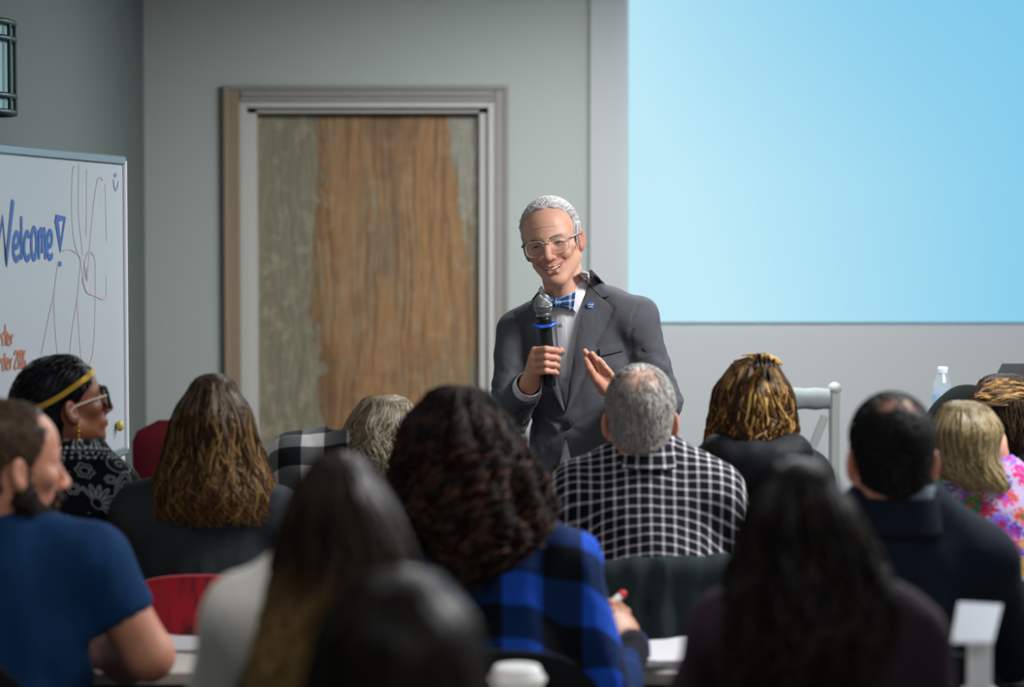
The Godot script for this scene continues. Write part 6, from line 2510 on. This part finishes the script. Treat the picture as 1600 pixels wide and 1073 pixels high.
	for q in [[878, 508], [881, 550], [884, 592]]:
		g = Geo.new()
		g.lathe(on_field(sf, q[0], q[1], 0.003), [[0.001, -0.002], [0.0055, -0.002], [0.0058, 0.001], [0.004, 0.002], [0.001, 0.0014]], 14, Basis(Vector3.UP, yaw) * facing)
		put("button", g, pearl, shirt)
	put("shirt_collar", laid_slab(cf, [[908, 419, 916, 424], [902, 434, 921, 434], [893, 448, 914, 458], [878, 465, 902, 490]], 5, 6, 0.004, 0.004, 0.007), white, shirt)
	put("shirt_collar", laid_slab(cf, [[848, 447, 844, 452], [856, 459, 847, 466], [872, 468, 858, 484]], 5, 6, 0.004, 0.004, 0.007), white, shirt)
	for q in [[CL, dl], [CR, dr]]:
		g = Geo.new()
		var tb := Basis(q[1].cross(Vector3.UP).normalized(), q[1], Vector3.ZERO)
		tb.z = tb.x.cross(tb.y).normalized()
		g.lathe(q[0], [[0.037, -0.03], [0.0375, 0.0], [0.036, 0.032], [0.0345, 0.034], [0.033, 0.032], [0.033, -0.03]], 26, tb)
		put("shirt_cuff", g, white, shirt)
	# ---- bow tie
	var tie_tex := func(u: float, v: float) -> Color:
		var a := fmod(u * 3.0 + 0.1, 1.0)
		var b := fmod(v * 2.0 + 0.2, 1.0)
		var c := Color("1f3568")
		if a < 0.30:
			c = c.lerp(Color("9fc3d8"), 0.75)
		if b < 0.28:
			c = c.lerp(Color("dfeaf0"), 0.6)
		if absf(a - 0.6) < 0.06:
			c = Color("3a6fa8")
		return c
	var silk := laid_cloth("bow_tie_silk", plaid_texture(96, tie_tex), 1.0, 0.2)
	silk.roughness = 0.45
	var kc := on_field(cf, 876, 474, 0.027)
	var dp := FPX / -kc.z
	var px := func(x: float, y: float, dz: float) -> Vector3: return kc + Vector3((x - 876.0) / dp, -(y - 474.0) / dp, dz)
	var bow := Node3D.new()
	bow.name = "bow_tie"
	bow.position = kc - t.position
	t.add_child(bow)
	for w in [[[878, 468, 878, 480], [889, 463, 889, 483], [898, 459, 897, 487], [905, 456, 901, 489]], [[874, 469, 874, 480], [868, 466, 867, 483], [862, 466, 859, 486], [856, 466, 852, 488]]]:
		var p := []
		var th := []
		for j in 4:
			for i in 7:
				var u := i / 6.0
				var dz := 0.006 * sin(PI * u) - 0.004 * j / 3.0 + 0.003 * sin(u * 12.0) * (1.0 - j / 3.0)
				p.append(px.call(lerpf(w[j][0], w[j][2], u), lerpf(w[j][1], w[j][3], u), dz))
				th.append(Vector3(0, 0, 0.008))
		if w[3][0] > 876:
			pass
		else:
			var r := []
			for j in 4:
				for i in 7:
					r.append(p[j * 7 + 6 - i])
			p = r
		g = Geo.new()
		g.slab(p, 7, th)
		put("wing", g, silk, bow)
	g = Geo.new()
	g.sphere(kc + Vector3(0, 0, 0.002), Vector3(0.011, 0.014, 0.010), 16)
	put("knot", g, silk, bow)
	# ---- head
	var hf := Transform3D(Basis(Vector3.FORWARD, -0.21) * Basis(Vector3.UP, -0.20) * Basis(Vector3.RIGHT, 0.06), at(864.0, 380.5, 6.44))
	hf.basis = hf.basis * Basis.from_scale(Vector3(1.0, 0.955, 0.97))
	var hd := speaker_head()
	hd.mesh()
	var skin_base := lin("dca78e")
	var skin_red := lin("bd7460")
	var lip := lin("b4695c")
	var cols := PackedColorArray()
	for v in hd.V:
		var c := skin_base
		var x := absf(v.x)
		c = c.lerp(skin_red, 0.55 * exp(-(Vector2(x - 0.036, v.y + 0.026).length_squared()) / 0.0005) * (1.0 if v.z > 0.04 else 0.0))
		c = c.lerp(skin_red, 0.6 * exp(-(Vector3(x, v.y + 0.028, v.z - 0.116).length_squared()) / 0.0003))
		if x > 0.071 and absf(v.y) < 0.045:
			c = c.lerp(skin_red, 0.7)
		if v.z > 0.07:
			var m := Vector2(x * 0.26, v.y + 0.0630 - 0.0125 * pow(x / 0.0305, 2.0)).length()
			c = c.lerp(lip, 0.8 * (1.0 - smoothstep(0.0085, 0.0115, m)))
		cols.append(c)
	var bg := Geo.new()
	bg.add(hd.V, hd.N, hd.I, hf, Color.WHITE, cols)
	var nf := Field.new(nk + Vector3(-0.12, -0.09, -0.12), nk + Vector3(0.12, 0.16, 0.12), 0.006)
	nf.cone(hf * Vector3(0, -0.055, -0.030), nk + Vector3(0, -0.03, 0.0), 0.056, 0.054, 0.02)
	nf.cone(hf * Vector3(0, -0.09, 0.035), nk + Vector3(0.0, -0.02, 0.028), 0.022, 0.026, 0.03)
	nf.mesh()
	bg.add(nf.V, nf.N, nf.I, Transform3D(), skin_base)
	# ---- the hand round the microphone
	var hg := Field.new(at(800, 630, 6.36) - Vector3(0, 0, 0), at(892, 525, 6.14), 0.0028)
	var wl := CL + dl * 0.035
	hg.cone(CL + dl * 0.005, wl, 0.026, 0.025, 0.01)
	var ys := [547.0, 558.5, 570.0, 581.0]
	var xs := [836.0, 834.0, 835.0, 838.0]
	for k in 4:
		var mc := at(xs[k], ys[k] + 1.0, 6.228)
		var y: float = ys[k]
		hg.cone(wl, mc, 0.018, 0.0115, 0.012)
		var r: float = 0.0094 if k < 3 else 0.0084
		var p1 := at(853.0, y - 1.5, 6.2)
		var p2 := at(869.0 - k * 0.6, y + 0.5, 6.206)
		var p3 := at(873.0 - k * 0.9, y + 2.0, 6.226)
		hg.cone(mc, p1, r * 1.08, r, 0.004)
		hg.cone(p1, p2, r, r * 0.92, 0.002)
		hg.cone(p2, p3, r * 0.92, r * 0.85, 0.002)
	var t0 := at(838, 590, 6.27)
	hg.cone(wl, t0, 0.02, 0.016, 0.012)
	var t1 := at(848, 566, 6.285)
	var t2 := at(866, 551, 6.268)
	var t3 := at(876, 547, 6.252)
	hg.cone(t0, t1, 0.016, 0.0125, 0.008)
	hg.cone(t1, t2, 0.0115, 0.0102, 0.004)
	hg.cone(t2, t3, 0.0102, 0.009, 0.003)
	hg.mesh()
	bg.add(hg.V, hg.N, hg.I, Transform3D(), lin("d39a80"))
	# ---- the open hand
	var og := Field.new(at(895, 640, 6.26), at(990, 525, 6.02), 0.0028)
	var wr := CR + dr * 0.03
	og.cone(CR, wr, 0.027, 0.026, 0.01)
	var tips := [[914.0, 549.0, 6.105], [925.0, 553.0, 6.10], [936.0, 562.0, 6.11], [947.0, 575.0, 6.12]]
	var mcp := [[933.0, 584.0, 6.15], [941.0, 585.0, 6.14], [950.0, 589.0, 6.145], [958.0, 597.0, 6.155]]
	for k in 4:
		var a := at(mcp[k][0], mcp[k][1], mcp[k][2])
		var b := at(tips[k][0], tips[k][1], tips[k][2])
		var r: float = 0.0095 if k < 3 else 0.0085
		og.cone(wr, a, 0.019, 0.0118, 0.014)
		var m1 := a.lerp(b, 0.46) + Vector3(0.003, 0.002, 0.002)
		var m2 := a.lerp(b, 0.76) + Vector3(0.002, 0.001, 0.001)
		og.cone(a, m1, r * 1.1, r, 0.005)
		og.cone(m1, m2, r, r * 0.93, 0.002)
		og.cone(m2, b, r * 0.93, r * 0.8, 0.002)
	var o1 := at(945, 607, 6.15)
	var o2 := at(931, 592, 6.125)
	var o3 := at(921, 575, 6.11)
	var o4 := at(916, 562, 6.105)
	og.cone(wr, o1, 0.02, 0.017, 0.012)
	og.cone(o1, o2, 0.016, 0.0125, 0.01)
	og.cone(o2, o3, 0.0118, 0.0102, 0.004)
	og.cone(o3, o4, 0.0102, 0.0085, 0.003)
	og.mesh()
	bg.add(og.V, og.N, og.I, Transform3D(), lin("d39a82"))
	put("body", bg, flesh, t)
	speaker_face(t, hf)
	speaker_legs(t)
	microphone()


func speaker_face(t: Node3D, hf: Transform3D) -> void:
	# eyes
	var g: Geo
	var em := mat("eye_white", "ffffff", 0.15)
	em.vertex_color_use_as_albedo = true
	for s in [-1.0, 1.0]:
		g = Geo.new()
		var c := Vector3(s * 0.031, 0.0068, 0.0750)
		var f := g.V.size()
		g.sphere(c, Vector3.ONE * 0.0112, 24)
		var look := Vector3(-0.10, -0.02, 1.0).normalized()
		for k in range(f, g.V.size()):
			var d := (g.V[k] - c).normalized().dot(look)
			g.C[k] = lin("e6e0da") if d < 0.86 else (lin("3a2d22") if d < 0.97 else lin("050505"))
		for k in range(f, g.V.size()):
			g.V[k] = hf * g.V[k]
			g.N[k] = hf.basis * g.N[k]
		put("eye", g, em, t)
	# lash lines
	mat("lash_brown", "33261f", 0.6)
	for s in [-1.0, 1.0]:
		g = Geo.new()
		g.strand(PackedVector3Array([hf * Vector3(s * 0.0190, 0.0048, 0.0868), hf * Vector3(s * 0.0245, 0.0078, 0.0882), hf * Vector3(s * 0.0310, 0.0090, 0.0880), hf * Vector3(s * 0.0380, 0.0074, 0.0858), hf * Vector3(s * 0.0445, 0.0036, 0.0808)]), PackedFloat32Array([0.0005, 0.0010, 0.0011, 0.0011, 0.0006]), hf.basis.z, 0.7, 5)
		put("eyelashes", g, M.lash_brown, t)
	# teeth
	mat("tooth_enamel", "efe8dc", 0.25)
	for k in 10:
		g = Geo.new()
		var u := (k - 4.5) / 4.5
		var x := u * 0.0235
		var z := 0.0945 - 0.013 * u * u
		var h := 0.0050 - 0.0014 * absf(u)
		g.box(hf * Vector3(x, -0.0598 + 0.0075 * u * u, z), Vector3(0.00262, h, 0.002), 0.0007, hf.basis * Basis(Vector3.UP, u * 0.6))
		put("tooth", g, M.tooth_enamel, t)
	# eyebrows
	for s in [-1.0, 1.0]:
		g = Geo.new()
		for k in 120:
			var u := rng.randf()
			var p := Vector3(s * lerpf(0.013, 0.049, u), 0.0220 + 0.006 * sin(u * 2.4) - 0.003 * u + rng.randf_range(-0.0042, 0.0042) * (1.0 - 0.5 * u), 0.0985 - 0.026 * u * u - 0.002 * u)
			var d := Vector3(s * 0.009, 0.003 - 0.006 * u, -0.002 - 0.006 * u)
			var c: Color = lin(["857a70", "9a9087", "6e645b", "b3aaa2"][k % 4])
			g.strand(PackedVector3Array([hf * p, hf * (p + d * 0.5 + Vector3(0, 0, 0.0016)), hf * (p + d)]), PackedFloat32Array([0.0007, 0.0007, 0.0003]), hf.basis * Vector3(0, 0, 1), 0.7, 3, c, c)
		put("eyebrow", g, M.hair, t)
	# hair
	var line := func(y: float, x: float) -> float:
		if y > 0.100:
			return 0.055 - 3.0 * x * x + (y - 0.100) * 0.9 + 0.003 * sin(x * 190.0 + 1.0)
		if y > 0.045:
			return lerpf(0.030, 0.055 - 3.0 * x * x, smoothstep(0.066, 0.100, y)) if x < 0.06 else 0.028
		if y > 0.012:
			return 0.030 if x > 0.05 else -0.05
		return 0.018
	short_hair(t, hf, {"thick": 0.0078, "line": line, "low": -0.062, "mess": 0.35, "colors": ["d2cecc", "c0bcba", "e0dddb", "aaa5a3", "e8e6e4", "c8c4c2"], "base": "c2bebc", "count": 6500, "long": 0.028, "width": 0.0011, "flow": Vector3(0.25, 0.15, -1.0), "lifted": 0.0, "arc": 0.0022, "mat": hairy("silver_hair", 0.5)})
	# sideburns
	for s in [-1.0, 1.0]:
		g = Geo.new()
		for k in 120:
			var u := rng.randf()
			var p := Vector3(s * (0.0715 - 0.003 * u), 0.022 - 0.040 * u, 0.018 + rng.randf_range(-0.006, 0.010) * (1.0 - 0.5 * u))
			var c: Color = lin(["c4c0be", "b0acaa", "d6d3d1"][k % 3])
			g.strand(PackedVector3Array([hf * p, hf * (p + Vector3(s * 0.001, -0.006, -0.001)), hf * (p + Vector3(0, -0.011, -0.002))]), PackedFloat32Array([0.0011, 0.0011, 0.0003]), hf.basis * Vector3(s, 0, 0), 0.6, 3, c, c)
		put("sideburn", g, M.silver_hair, t)
	# glasses with clear frames
	var gl := Node3D.new()
	gl.name = "eyeglasses"
	gl.position = hf.origin - t.position
	t.add_child(gl)
	var clear := mat("frame_clear", "c9c0ac", 0.12)
	clear.clearcoat_enabled = true
	clear.clearcoat = 0.6
	g = Geo.new()
	for s in [-1.0, 1.0]:
		var c := Vector3(s * 0.0335, 0.003, 0.1045)
		var l := []
		for q in 33:
			var a := TAU * q / 32.0
			var sx := signf(cos(a)) * pow(absf(cos(a)), 0.7) * 0.0265
			var sy := signf(sin(a)) * pow(absf(sin(a)), 0.7) * (0.0235 if sin(a) < 0 else 0.0190)
			l.append(hf * (c + Vector3(sx, sy, -absf(c.x + sx) * 0.22)))
		g.tube(l, 0.0013, 6)
	g.tube([hf * Vector3(-0.0085, 0.010, 0.1035), hf * Vector3(-0.004, 0.013, 0.1065), hf * Vector3(0.004, 0.013, 0.1065), hf * Vector3(0.0085, 0.010, 0.1035)], 0.0017, 6)
	put("frame", g, clear, gl)
	mat("temple_grey", "6d6864", 0.3)
	for s in [-1.0, 1.0]:
		g = Geo.new()
		g.tube([hf * Vector3(s * 0.059, 0.012, 0.090), hf * Vector3(s * 0.070, 0.0135, 0.082), hf * Vector3(s * 0.0775, 0.0145, 0.04), hf * Vector3(s * 0.0805, 0.013, 0.0), hf * Vector3(s * 0.081, 0.002, -0.022)], 0.0020, 6)
		put("temple", g, M.temple_grey, gl)
	var lm := mat("spectacle_lens", "ffffff", 0.03)
	lm.transparency = BaseMaterial3D.TRANSPARENCY_ALPHA
	lm.albedo_color = Color(1, 1, 1, 0.02)
	lm.metallic_specular = 0.12
	for s in [-1.0, 1.0]:
		g = Geo.new()
		g.sphere(hf * Vector3(s * 0.0335, 0.0025, 0.0975), Vector3(0.0255, 0.0195, 0.0004), 14, hf.basis * Basis(Vector3.UP, s * 0.2))
		put("lens", g, lm, gl)


func speaker_legs(t: Node3D) -> void:
	var c := Vector3(t.position.x + 0.0, 0.0, -6.5)
	var f := Field.new(c + Vector3(-0.28, 0.04, -0.22), c + Vector3(0.28, 1.02, 0.24), 0.018)
	f.ell(c + Vector3(0, 0.90, 0.0), Vector3(0.145, 0.15, 0.100), 0.03)
	for s in [-1.0, 1.0]:
		f.cone(c + Vector3(s * 0.072, 0.84, 0), c + Vector3(s * 0.10, 0.48, 0.01), 0.080, 0.066, 0.03)
		f.cone(c + Vector3(s * 0.10, 0.48, 0.01), c + Vector3(s * 0.11, 0.09, -0.01), 0.066, 0.056, 0.02)
	put_field("trousers", f, cloth("black_trousers", "131418", 0.2), t)
	var g := Geo.new()
	var ring := []
	for k in 33:
		var a := TAU * k / 32.0
		ring.append(c + Basis(Vector3.UP, -0.34) * Vector3(sin(a) * 0.124, 0.985, cos(a) * 0.096))
	g.tube(ring, 0.016, 6)
	put("belt", g, M.dark_shoe, t)
	for s in [-1.0, 1.0]:
		var b := Geo.new()
		var p := []
		var o := c + Vector3(s * 0.12, 0, 0.05)
		for r in [[0.0, 0.92], [0.012, 1.0], [0.03, 0.97], [0.055, 0.85], [0.08, 0.6], [0.11, 0.45]]:
			for k in 20:
				var a := TAU * k / 20.0
				var front := maxf(0.0, sin(a))
				var y: float = r[0] * (1.0 - 0.5 * front) if r[0] > 0.03 else r[0]
				p.append(o + Vector3(cos(a) * 0.048 * (0.6 + 0.4 * r[1]), y, sin(a) * 0.15 * r[1] - (1.0 - r[1]) * 0.075))
		b.patch(p, 20, true)
		put("shoe", b, M.dark_shoe, t)


func microphone() -> void:
	var z := 6.243
	var a := at(846.5, 459, z)
	var b := at(859.5, 603, z + 0.012)
	var ax := (a - b).normalized()
	var L := (a - b).length()
	var u := ax.cross(Vector3(0, 0, 1)).normalized()
	var turn := Basis(u, ax, u.cross(ax))
	var t := thing("microphone", "handheld black microphone with a silver mesh head and a blue ring in the speaker's grip", "microphone", b)
	var black := mat("mic_black", "15181a", 0.35, 0.2)
	var g := Geo.new()
	g.lathe(b, [[0.001, 0.0], [0.0150, 0.0], [0.0165, 0.003], [0.0172, L * 0.30], [0.0185, L * 0.60], [0.0195, L * 0.72], [0.0195, L * 0.76], [0.001, L * 0.76]], 28, turn)
	put("handle", g, black, t)
	# silver band under the grille
	g = Geo.new()
	g.lathe(b, [[0.0196, L * 0.755], [0.0212, L * 0.76], [0.0212, L * 0.785], [0.0200, L * 0.79]], 28, turn)
	put("neck_band", g, mat("mic_band", "8e9092", 0.3, 0.8), t)
	# the mesh: crossing wires over a dark ball
	var c := b + ax * (L - 0.030)
	g = Geo.new()
	var prof := []
	for k in 13:
		var e := -0.95 + 2.52 * k / 12.0
		prof.append([maxf(0.001, 0.0235 * cos(minf(e, PI / 2))), 0.030 * sin(minf(e, PI / 2))])
	g.lathe(c, prof, 28, turn)
	put("grille_core", g, mat("mic_foam", "4c4e50", 0.6, 0.5), t)
	g = Geo.new()
	for k in 30:
		for s in [-1.0, 1.0]:
			var l := []
			for q in 13:
				var e := -0.9 + 2.35 * q / 12.0
				var an: float = TAU * k / 30.0 + s * e * 0.9
				l.append(c + turn * Vector3(0.0243 * cos(e) * cos(an), 0.0308 * sin(e), 0.0243 * cos(e) * sin(an)))
			g.tube(l, 0.00085, 4)
	var wire := put("grille_mesh", g, mat("mic_wire", "b9bbbd", 0.3, 0.85), t)
	wire.set_meta("kind", "stuff")
	g = Geo.new()
	var hoop := []
	for k in 29:
		var an := TAU * k / 28.0
		hoop.append(c + turn * Vector3(0.0246 * cos(an), -0.004, 0.0246 * sin(an)))
	g.tube(hoop, 0.0022, 6)
	put("grille_hoop", g, M.mic_band, t)
	# blue anti-roll ring, petal shaped
	var rc := b + ax * (L * 0.665)
	g = Geo.new()
	var p := []
	for r in [[0.0188, -0.004], [0.026, -0.005], [0.031, -0.003], [0.0325, 0.0], [0.031, 0.003], [0.026, 0.005], [0.0188, 0.004], [0.0188, -0.004]]:
		for k in 36:
			var an := TAU * k / 36.0
			var rr: float = r[0] + (0.0025 * cos(an * 6.0) if r[0] > 0.02 else 0.0)
			p.append(rc + turn * Basis(Vector3.RIGHT, 0.12) * Vector3(rr * cos(an), r[1], -rr * sin(an)))
	g.patch(p, 36, true)
	put("anti_roll_ring", g, mat("ring_blue", "1f57c4", 0.4), t, "bright blue ring")
